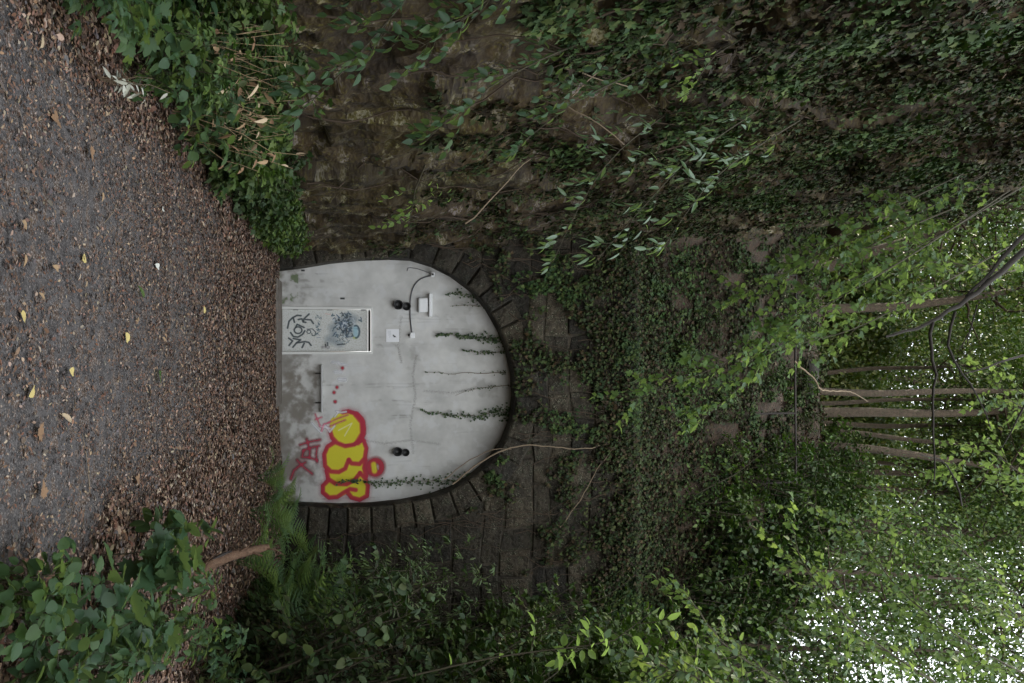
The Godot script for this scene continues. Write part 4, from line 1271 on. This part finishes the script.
func hang(called: String, label: String, a: Array, how: Dictionary, group := "", category := "branch") -> void:
	var pts := path_points(a)
	var t := thing(called, label, category, pts[0], 0.0, group)
	leafy_branch(t, pts, how)
func build_branches() -> void:
	# sprays that lean out from the cliff
	var blue := {"twigs": 19, "twig": 0.6, "leaves": 7, "s0": 0.07, "s1": 0.13, "droop": 0.7, "mesh": L.ovate, "mats": M.deep, "r": 0.012, "own": 6}
	hang("hanging_branch", "branch with dark leaves tinted bluish for sky sheen, drooping over the lower cliff weeds", [[430, -30, -7.0], [380, 30, -6.8], [335, 80, -6.8], [300, 112, -7.0]], blue)
	hang("hanging_branch", "branch with dark leaves tinted bluish for sky sheen, hanging before the pale lichen rock", [[640, 20, -8.4], [540, 60, -7.6], [470, 100, -7.5], [425, 142, -7.8]], blue)
	hang("hanging_branch", "short leafy branch high on the cliff over the drooping sheen-tinted one", [[530, -40, -6.6], [470, 15, -6.4], [420, 48, -6.6]], blue)
	hang("hanging_branch", "leafy branch arching from the ivy on the cliff above the lichen rock", [[720, 30, -8.8], [640, 70, -8.4], [570, 105, -8.3], [515, 150, -8.5]], blue)
	var pale := blue.duplicate()
	pale.mesh = L.narrow
	pale.mats = M.pale
	pale.s0 = 0.1
	pale.s1 = 0.19
	pale.twigs = 14
	pale.leaves = 6
	hang("hanging_branch", "long branch with pale narrow leaves drooping from the cliff ivy", [[790, 90, -10.6], [700, 150, -9.6], [645, 205, -9.2], [595, 262, -9.3]], pale)
	hang("hanging_branch", "branch tip with shining narrow leaves hanging out over the path", [[800, 120, -10.4], [730, 165, -9.4], [692, 205, -9.0], [662, 250, -9.0]], pale)
	hang("hanging_branch", "leafy branch with hanging narrow leaves close before the cliff foot", [[700, 90, -10.6], [620, 150, -9.9], [580, 205, -9.8], [553, 262, -10.0]], pale)
	var lime2 := pale.duplicate()
	lime2.mats = M.lime
	lime2.mesh = L.ovate
	lime2.s0 = 0.06
	lime2.s1 = 0.1
	lime2.twigs = 6
	hang("hanging_branch", "small sprig with yellow-green leaves growing from the bare rock", [[425, 165, -10.4], [415, 190, -10.0], [412, 210, -9.9], [408, 224, -9.9]], lime2)
	hang("hanging_branch", "yellow-green sprig hanging high in the cliff ivy", [[740, 40, -8.6], [715, 55, -8.2], [700, 75, -8.1], [690, 92, -8.1]], lime2)
	# the bright sprays before the headwall
	var spray_ := {"twigs": 34, "twig": 1.05, "leaves": 8, "s0": 0.075, "s1": 0.135, "droop": 0.45, "mesh": L.maple, "mats": M.fresh, "r": 0.018, "own": 10, "from": 0.3}
	hang("hanging_branch", "long bright green maple branch drooping before the ivy headwall", [[1010, 190, -13.2], [900, 262, -12.4], [800, 320, -12.0], [720, 365, -12.0], [628, 402, -12.1]], spray_)
	hang("hanging_branch", "bright green maple branch above the longest drooping one", [[1050, 170, -13.4], [940, 235, -12.8], [860, 275, -12.5], [770, 330, -12.3]], spray_)
	hang("hanging_branch", "leafy maple branch between the two longest bright ones", [[1030, 235, -13.0], [930, 290, -12.6], [850, 330, -12.4], [760, 352, -12.2]], spray_)
	hang("hanging_branch", "maple branch drooping lowest before the dark slope", [[960, 205, -13.0], [860, 252, -12.6], [815, 305, -12.5], [745, 382, -12.4], [695, 425, -12.4]], spray_)
	hang("hanging_branch", "short maple branch with spread leaves against the cliff corner", [[980, 165, -13.4], [880, 215, -12.9], [805, 262, -12.7], [745, 292, -12.6]], spray_)
	var deep := spray_.duplicate()
	deep.mats = M.fresh_deep
	hang("hanging_branch", "darker maple branch spreading against the cliff ivy", [[1060, 120, -13.8], [960, 190, -13.2], [890, 225, -13.0], [790, 262, -13.0]], deep)
	hang("hanging_branch", "maple branch hanging beside the bare forked limb", [[1060, 260, -13.6], [1000, 272, -13.2], [930, 262, -13.0], [870, 300, -13.0]], deep)
	# bare dark limb with dangling twigs
	var limb := thing("forked_limb", "bare dark forked limb with dangling twigs against bright trees", "branch", on_z(1090, 190, -11.8))
	var o := limb.position
	for a in [["limb", [[1090, 190, -11.8], [1024, 250, -11.6], [985, 285, -11.5], [930, 322, -11.4], [886, 337, -11.4]], 0.075, 0.02], ["limb", [[1100, 160, -11.8], [1020, 240, -11.7], [990, 272, -11.6], [968, 296, -11.5]], 0.05, 0.03], ["twig", [[932, 322, -11.4], [930, 350, -11.3], [936, 375, -11.3], [933, 420, -11.2], [935, 480, -11.2]], 0.03, 0.01], ["twig", [[955, 312, -11.4], [950, 345, -11.4], [962, 372, -11.4], [978, 398, -11.4], [992, 430, -11.4]], 0.026, 0.008], ["twig", [[1040, 350, -11.6], [1000, 362, -11.4], [965, 375, -11.4]], 0.025, 0.01], ["twig", [[976, 305, -11.4], [972, 330, -11.4], [958, 350, -11.4]], 0.015, 0.006], ["twig", [[1030, 395, -11.4], [1012, 430, -11.4], [1002, 448, -11.4]], 0.02, 0.008], ["twig", [[962, 505, -11.4], [955, 478, -11.4], [940, 458, -11.4], [920, 455, -11.4]], 0.016, 0.01]]:
		var pts := []
		for p in smooth_line(path_points(a[1]), 0.2): pts.append(p - o + rv(0.012))
		obj(a[0], tube(pts, taper(pts.size(), a[2], a[3]), 7), M.dark_bark, limb)
	# pale roots and bare canes
	for v in [["pale bare root hanging over the arch ring", [[452, 484, -17.75], [470, 470, -17.7], [498, 452, -17.7], [530, 445, -17.75], [575, 449, -17.8], [610, 444, -17.9]], 0.022, "root"], ["second pale root forking down over the concrete edge", [[444, 480, -17.7], [470, 460, -17.65], [492, 450, -17.65], [512, 449, -17.7]], 0.014, "root"], ["thin root trailing down the bare stone face", [[560, 528, -17.85], [580, 500, -17.8], [597, 470, -17.8], [612, 450, -17.9]], 0.014, "root"],
		["bare pale cane slanting across the mossy cliff", [[500, 55, -8.6], [540, 62, -8.5], [590, 76, -8.6], [630, 88, -8.9]], 0.012, "cane"], ["thin bare cane crossing the cliff ivy", [[566, 105, -8.8], [600, 125, -8.7], [625, 145, -8.8]], 0.01, "cane"], ["straight dry cane leaning on the rock below the narrow leaves", [[465, 225, -9.5], [500, 190, -9.4], [530, 160, -9.6]], 0.01, "cane"], ["short dry cane on the cliff above the narrow leaves", [[610, 60, -9.0], [590, 78, -8.9], [573, 97, -8.8]], 0.012, "cane"],
		["pale crooked root on the soil slope under the trees", [[795, 362, -20.2], [815, 380, -20.4], [822, 390, -20.6], [850, 392, -21.6], [868, 402, -22.5]], 0.025, "root"]]:
		var pts := path_points(v[1])
		var line := []
		for p in smooth_line(pts, 0.15): line.append(p - pts[0] + rv(0.01))
		tag(obj("bare_" + v[3], tube(line, taper(line.size(), v[2], v[2] * 0.45), 6), M.twig, null, pts[0]), v[0], v[3])
func build_right_side() -> void:
	var nar := {"twigs": 9, "twig": 0.6, "leaves": 9, "s0": 0.07, "s1": 0.13, "droop": 0.5, "mesh": L.narrow, "cols": GREEN_FRESH, "r": 0.016, "from": 0.15}
	# slender saplings before the stone wall beside the arch
	for v in [[4.75, -16.9, 4.6, 0.5, "slender sapling with narrow leaves lightened for dim light, before the bare stone face"], [5.2, -17.0, 5.8, 0.7, "tallest sapling with narrow leaves against the headwall"], [5.3, -16.2, 4.2, 0.7, "bushy narrow-leaved sapling beside the stone pier"], [5.2, -15.2, 3.6, 0.7, "narrow-leaved bush at the inner foot of the bank"], [5.9, -16.8, 6.4, 0.8, "leafy sapling in the corner of headwall and bank"], [5.0, -15.7, 5.0, 0.6, "upright sapling with narrow leaves lightened for dim light, beside the bushy one"], [5.5, -14.8, 5.6, 0.7, "tall sapling with leaf colour lightened for dim light, rooted on the bank foot"], [4.6, -16.3, 3.4, 0.4, "short sapling with leaf colour lightened for dim light, before the stone pier"]]:
		var how := nar.duplicate()
		how.cols = [Color(0.12, 0.18, 0.065), Color(0.1, 0.16, 0.04), Color(0.14, 0.2, 0.075)]  # leaf colours lightened to make up for the dim light in this corner
		how.s0 = 0.09
		how.s1 = 0.17
		shrub("wall_sapling", v[4], Vector3(v[0], 0.05, v[1]), v[2], v[3], 4, how)
	# shrubs all over the bank
	var kinds := [[L.ovate, GREEN_FRESH, "shrub with bright ovate leaves on the earth bank"], [L.narrow, GREEN_DEEP, "shrub with dark narrow leaves on the earth bank"], [L.narrow, GREEN_FRESH, "shrub with narrow light leaves on the earth bank"], [L.maple, GREEN_FRESH, "young maple bush with light leaves on the earth bank"], [L.round, GREEN_FRESH, "round-leaved hazel bush on the earth bank"]]
	for i in 130:
		var z := -rf(8.5, 18.0)
		var s := rf(1.3, 5.4)
		var k: Array = kinds[i % kinds.size()]
		var how := nar.duplicate()
		how.mesh = k[0]
		how.cols = k[1]
		how.lean = Vector3(-0.4, 0, 0)
		var b := bank_at(s, z)
		if b.x / -z > 0.62: continue
		if b.y < 3.2 and z < -10.0 and rng.randf() < 0.92: continue
		if b.y < 2.4: how.cols = GREEN_DEEP  # low shrubs take darker greens, painting in the shade of the hollow
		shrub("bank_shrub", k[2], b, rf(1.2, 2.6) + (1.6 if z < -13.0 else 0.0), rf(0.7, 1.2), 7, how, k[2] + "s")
	# the young tree with yellow-green leaves in front
	var lm := {"twigs": 9, "twig": 0.45, "leaves": 4, "s0": 0.1, "s1": 0.16, "droop": 0.3, "mesh": L.ovate, "mats": M.lime, "r": 0.018, "from": 0.72, "own": 5}
	var lime := thing("lime_sapling", "thin sapling topped with glowing yellow-green leaves before the dark bank", "sapling", Vector3(3.75, 0.1, -8.3))
	leafy_branch(lime, [Vector3(3.75, 0.1, -8.3), Vector3(3.5, 1.6, -8.2), Vector3(3.25, 3.0, -8.1), on_z(615, 640, -8.0), on_z(652, 612, -8.0)], lm)
	# boughs reaching in from the trees on top of the bank
	var bough := {"twigs": 30, "twig": 1.1, "leaves": 9, "s0": 0.07, "s1": 0.125, "droop": 0.5, "mesh": L.ovate, "mats": M.fresh, "r": 0.02, "own": 8, "from": 0.2}
	var n := 0
	for v in [["leafy bough reaching in low over the bank shrubs", [[900, 740, -10.0], [800, 690, -9.8], [730, 650, -9.8], [690, 600, -10.0]], M.fresh], ["maple bough with pale leaf undersides over the bank", [[1000, 720, -10.6], [900, 660, -10.4], [830, 600, -10.6], [790, 540, -10.9]], M.fresh], ["dark bough crossing the bright gaps above the bank", [[1080, 700, -11.4], [980, 650, -11.0], [900, 590, -11.2], [850, 520, -11.6]], M.fresh_deep], ["high bough whose leaves stand against the white sky", [[1090, 640, -12.4], [1010, 590, -12.0], [950, 540, -12.0], [900, 500, -12.4]], M.fresh], ["bough with large fresh leaves beside the thin trunks", [[1100, 520, -13.0], [1030, 480, -12.4], [985, 450, -12.4], [950, 470, -12.8]], M.fresh], ["topmost bough over the bank trees", [[1100, 690, -10.4], [1040, 640, -10.0], [1000, 600, -10.2]], M.fresh_deep], ["leafy bough in front of the thin trunks on the slope", [[1090, 430, -13.6], [1040, 415, -13.0], [1010, 400, -12.8], [985, 372, -13.0]], M.fresh_deep], ["bough with drooping leaves low beside the lime sapling", [[780, 740, -9.0], [720, 690, -8.8], [660, 665, -8.8]], M.fresh_deep]]:
		var how := bough.duplicate()
		how.mats = v[2]
		how.mesh = [L.ovate, L.maple, L.maple, L.ovate, L.maple, L.ovate, L.maple, L.round][n]
		n += 1
		hang("leafy_bough", v[0], v[1], how)
func build_trees() -> void:
	# the stand on the brow above the tunnel: [base px, base py, top px, top py, depth, radius, label]
	var stand := [
		[846, 390, 1010, 392, 25.0, 0.11, "straight thin pale trunk, first of the row on the brow"],
		[852, 412, 1010, 410, 25.6, 0.15, "thicker brown trunk beside the thin pale one on the brow"],
		[858, 430, 1010, 438, 27.0, 0.09, "thin trunk leaning slightly behind the brown one"],
		[856, 400, 1010, 399, 28.5, 0.08, "very thin dark trunk between the pale and the brown one"],
		[860, 420, 1010, 424, 29.0, 0.1, "thin trunk close behind the thicker brown one"],
		[862, 452, 1010, 463, 29.5, 0.09, "thin leaning trunk behind the leaning one on the brow"],
		[866, 476, 1010, 487, 28.0, 0.1, "thin dark trunk beside the grey one on the brow"],
		[866, 372, 1010, 368, 30.0, 0.09, "thin trunk standing apart before the yellow-green wood"],
		[828, 444, 1000, 462, 25.0, 0.13, "leaning trunk whose foot stands lowest on the slope"],
		[850, 462, 1010, 474, 28.0, 0.12, "grey trunk between the leaning trunks on the brow"],
		[862, 508, 1030, 524, 26.0, 0.15, "dark trunk standing before the white sky gaps"],
		[850, 532, 1030, 566, 24.5, 0.16, "dark trunk leaning outwards over the bank"],
		[838, 560, 1030, 596, 23.0, 0.15, "strongly leaning dark trunk at the edge of the bank"],
		[858, 588, 1030, 628, 25.0, 0.14, "outer leaning trunk with ivy leaves before the sky"],
		[872, 318, 1020, 300, 27.0, 0.17, "trunk half hidden by maple leaves beside the forked limb"],
		[880, 285, 1020, 240, 28.0, 0.2, "leaning trunk behind the maple leaves near the cliff top"]]
	for v in stand:
		var b := on_z(v[0], v[1], -v[4])
		b.y = hill_y(b.x, -v[4]) - 0.1
		var dir := on_z(v[2], v[3], -v[4]) - on_z(v[0], v[1], -v[4])
		v[5] *= 1.25
		tree("brow_tree", v[6], b, b + dir.normalized() * rf(13, 16), v[5], 0.5, 3.0, 26, 150, 0.16, GREEN_FRESH + GREEN_YELLOWISH.slice(0, 2), M.leaf, "trees on the brow above the tunnel")
	# sunlit wood farther back
	for i in 92:
		var z := -rf(32, 56)
		var x := rf(-0.6, 0.75) * -z * 0.7
		if i < 30:
			z = -rf(32, 37)
			x = rf(-7, 9)
		var b := Vector3(x, hill_y(x, z) - 0.1, z)
		var low := i % 3 != 0 or (x < 3.0 and z > -42.0) or i < 30
		var h := rf(6, 9) if low else rf(13, 18)
		tree("wood_tree", "sunlit yellow-green understorey tree in the wood behind the brow" if low else "tall tree in the sunlit wood behind the brow", b, b + Vector3(rf(-1, 1), h, rf(-1, 1)), 0.1 if low else 0.18, 0.18 if low else 0.4, 2.6 if low else 3.6, 22, 132, 0.22, GREEN_YELLOWISH, M.leaf, "understorey trees in the sunlit wood" if low else "tall trees in the sunlit wood")
	# saplings and bushes on the steep slope and along the brow
	for i in 96:
		var d := rf(0.3, 9.0)
		var x := rf(3.6, 9.5) if i % 4 else rf(-3.2, 3.6)
		if x < 3.6: d = rf(12.5, 15.0)
		var z := -18.3 - d
		var k: Array = [[L.ovate, GREEN_FRESH, "light green bush on the steep slope above the headwall"], [L.maple, GREEN_DEEP, "dark maple sapling on the steep slope above the headwall"], [L.ovate, GREEN_DEEP, "dark leafy bush on the steep slope above the headwall"]][i % 3]
		shrub("slope_bush", k[2], Vector3(x, hill_y(x, z) - 0.05, z), rf(1.4, 3.0) if x > 3.6 else rf(0.5, 1.1), rf(0.8, 1.5), 7, {"twigs": 9, "twig": 0.8, "leaves": 9, "s0": 0.1, "s1": 0.17, "droop": 0.5, "mesh": k[0], "cols": k[1], "r": 0.02, "from": 0.1}, k[2] + ", a scattered lot")
	for v in [[-5.5, -27.0, 16.0], [-8.5, -25.0, 16.0], [-3.6, -31.0, 17.0], [-11.5, -30.0, 17.0]]:
		var b := Vector3(v[0], hill_y(v[0], v[1]) - 0.1, v[1])
		tree("corner_tree", "broad leafy tree behind the corner of cliff and brow", b, b + Vector3(0.5, v[2], 0.3), 0.2, 0.15, 3.4, 30, 150, 0.17, GREEN_FRESH + GREEN_DEEP, M.leaf, "broad trees behind the cliff corner")
	# slim leafy trees where slope and bank meet
	for v in [[6.3, -20.6, 8.0], [7.4, -22.6, 9.0], [8.6, -24.6, 10.0], [9.8, -27.0, 10.0], [6.0, -23.8, 9.0], [7.9, -19.6, 7.5]]:
		var b := Vector3(v[0], hill_y(v[0], v[1]) - 0.1, v[1])
		tree("slope_tree", "slim leafy tree where the slope meets the bank, before the sky", b, b + Vector3(0.7, v[2], 0.3), 0.1, 0.15, 2.2, 22, 126, 0.13, GREEN_FRESH, M.leaf, "slim trees where slope and bank meet")
	# small plants rooted in the ivy carpet
	for i in 26:
		var d := rf(0.2, 5.5)
		var x := rf(-2.0, 4.5)
		var z := -18.3 - d
		var k: Array = [[L.narrow, GREEN_DEEP, "small narrow-leaved plant rooted in the slope's ivy carpet"], [L.ovate, GREEN_FRESH, "small light-leaved seedling rooted in the slope's ivy carpet"]][i % 2]
		shrub("slope_seedling", k[2], Vector3(x, hill_y(x, z), z), rf(0.35, 0.8), rf(0.25, 0.5), 5, {"twigs": 5, "twig": 0.35, "leaves": 6, "s0": 0.07, "s1": 0.12, "droop": 0.6, "mesh": k[0], "cols": k[1], "r": 0.008, "from": 0.1, "lean": Vector3(0, -0.1, 0.3)}, k[2] + ", a scattered lot", "plant")
	# the tall sunlit trees that close the view
	for i in 20:
		var z := -rf(37, 44)
		var x := -12.0 + 1.3 * i + rf(-0.6, 0.6)
		var b := Vector3(x, hill_y(x, z) - 0.1, z)
		tree("backdrop_tree", "tall sunlit tree leafy to the ground, closing the view behind the brow", b, b + Vector3(rf(-1, 1), rf(24, 30), rf(-1, 1)), 0.2, 0.12, 3.8, 52, 132, 0.25, GREEN_YELLOWISH, M.leaf, "tall sunlit trees closing the view")
	# trees on top of the cliff and of the bank
	for v in [[-6.5, -9.0, 11, 0.2], [-8.0, -14.5, 12, 0.24], [-6.2, -18.5, 10, 0.18], [-10.0, -21.0, 13, 0.24], [-9.5, -5.0, 12, 0.22]]:
		var y := cliff_top(v[1]) + 0.8
		tree("cliff_tree", "leafy tree standing on top of the ivy cliff", Vector3(v[0], y, v[1]), Vector3(v[0] + 1.0, y + v[2], v[1]), v[3], 0.25, 3.4, 26, 150, 0.16, GREEN_DEEP + GREEN_FRESH, M.leaf, "trees on top of the cliff")
	for v in [[8.6, -12.5, 8.0, 0.13], [9.6, -16.5, 9.0, 0.15], [11.0, -20.0, 9.0, 0.14], [12.5, -15.0, 10.0, 0.16], [10.5, -24.0, 9.0, 0.14], [14.0, -21.0, 10.0, 0.15], [8.2, -18.5, 7.0, 0.1]]:
		var y := 7.6
		tree("bank_tree", "slim tree standing on top of the earth bank", Vector3(v[0], y, v[1]), Vector3(v[0] + 0.9, y + v[2], v[1] + 0.3), v[3], 0.2, 3.0, 22, 126, 0.15, GREEN_FRESH + GREEN_DEEP, M.leaf, "trees on top of the bank")
	# handrail on the slope, and a boulder in the soil
	var r0 := on_z(796, 275, -20.6)
	var r1 := on_z(796, 482, -20.6)
	var rail := thing("handrail", "thin dark metal handrail on posts across the slope above the headwall", "railing", Vector3(r0.x, hill_y(r0.x, -20.6), -20.6))
	var ry := r0.y - rail.position.y
	obj("rail", tube([Vector3(0, ry, 0), Vector3((r1.x - r0.x) / 2, ry - 0.03, 0), Vector3(r1.x - r0.x, ry, 0)], [0.03], 8), M.rust, rail)
	for k in 4:
		var x := (r1.x - r0.x) * k / 3.0
		obj("post", tube([Vector3(x, hill_y(r0.x + x, -20.6) - rail.position.y - 0.2, 0), Vector3(x, ry + 0.02, 0)], [0.03], 8), M.rust, rail)
	var bp := on_z(848, 376, -23.6)
	bp.y = hill_y(bp.x, -23.6) - 0.1
	var sm := SphereMesh.new()
	sm.radius = 0.6
	sm.height = 1.2
	sm.radial_segments = 24
	sm.rings = 12
	var arr := sm.get_mesh_arrays()
	var vs: PackedVector3Array = arr[Mesh.ARRAY_VERTEX]
	for i in vs.size(): vs[i] = vs[i] * (0.95 + 0.35 * noise.get_noise_3dv(vs[i] * 14.0) + 0.15 * noise.get_noise_3dv(vs[i] * 50.0)) * Vector3(1.1, 0.8, 0.9)
	arr[Mesh.ARRAY_VERTEX] = vs
	var am := ArrayMesh.new()
	am.add_surface_from_arrays(Mesh.PRIMITIVE_TRIANGLES, arr)
	tag(obj("boulder", am, M.stone[1], null, bp), "grey boulder stuck in the soil slope below the trees", "boulder")

func _ready() -> void:
	rng.seed = 20240
	noise.seed = 3
	noise.frequency = 0.06
	noise.fractal_octaves = 4
	cell.seed = 9
	cell.noise_type = FastNoiseLite.TYPE_CELLULAR
	cell.cellular_return_type = FastNoiseLite.RETURN_CELL_VALUE
	cell.frequency = 0.9
	cell.fractal_type = FastNoiseLite.FRACTAL_NONE
	# camera, rolled so that the place's up is the frame's right
	var cam := Camera3D.new()
	cam.name = "camera"
	var up := Vector3(0, cos(PITCH), sin(PITCH))
	cam.transform = Transform3D(Basis(up, Vector3.LEFT, Vector3(0, -sin(PITCH), cos(PITCH))), EYE)
	cam.fov = rad_to_deg(2.0 * atan(341.5 / FOCAL))
	cam.near = 0.05
	cam.far = 600.0
	add_child(cam)
	var env := Environment.new()
	env.background_mode = Environment.BG_SKY
	var sky := Sky.new()
	var sm := ProceduralSkyMaterial.new()
	sm.sky_top_color = Color(0.8, 0.82, 0.84)
	sm.sky_horizon_color = Color(0.94, 0.94, 0.93)
	sm.ground_horizon_color = Color(0.35, 0.35, 0.3)
	sm.ground_bottom_color = Color(0.2, 0.19, 0.16)
	sm.sky_curve = 0.2
	sky.sky_material = sm
	env.sky = sky
	env.tonemap_mode = Environment.TONE_MAPPER_LINEAR
	env.tonemap_exposure = 5.0
	env.ssao_enabled = true
	env.ssil_enabled = true
	env.sdfgi_enabled = true
	var we := WorldEnvironment.new()
	we.environment = env
	add_child(we)
	var sun := DirectionalLight3D.new()
	sun.name = "sun"
	sun.light_energy = 0.65
	sun.light_color = Color(1.0, 0.95, 0.86)
	sun.light_angular_distance = 0.5
	sun.shadow_enabled = true
	add_child(sun)
	sun.look_at_from_position(Vector3(-24, 34, -16), Vector3(0, 0, 0))
	make_leaves()
	make_materials()
	build_land()
	build_portal()
	build_trees()
	build_ivy()
	build_litter()
	build_verges()
	build_branches()
	build_right_side()
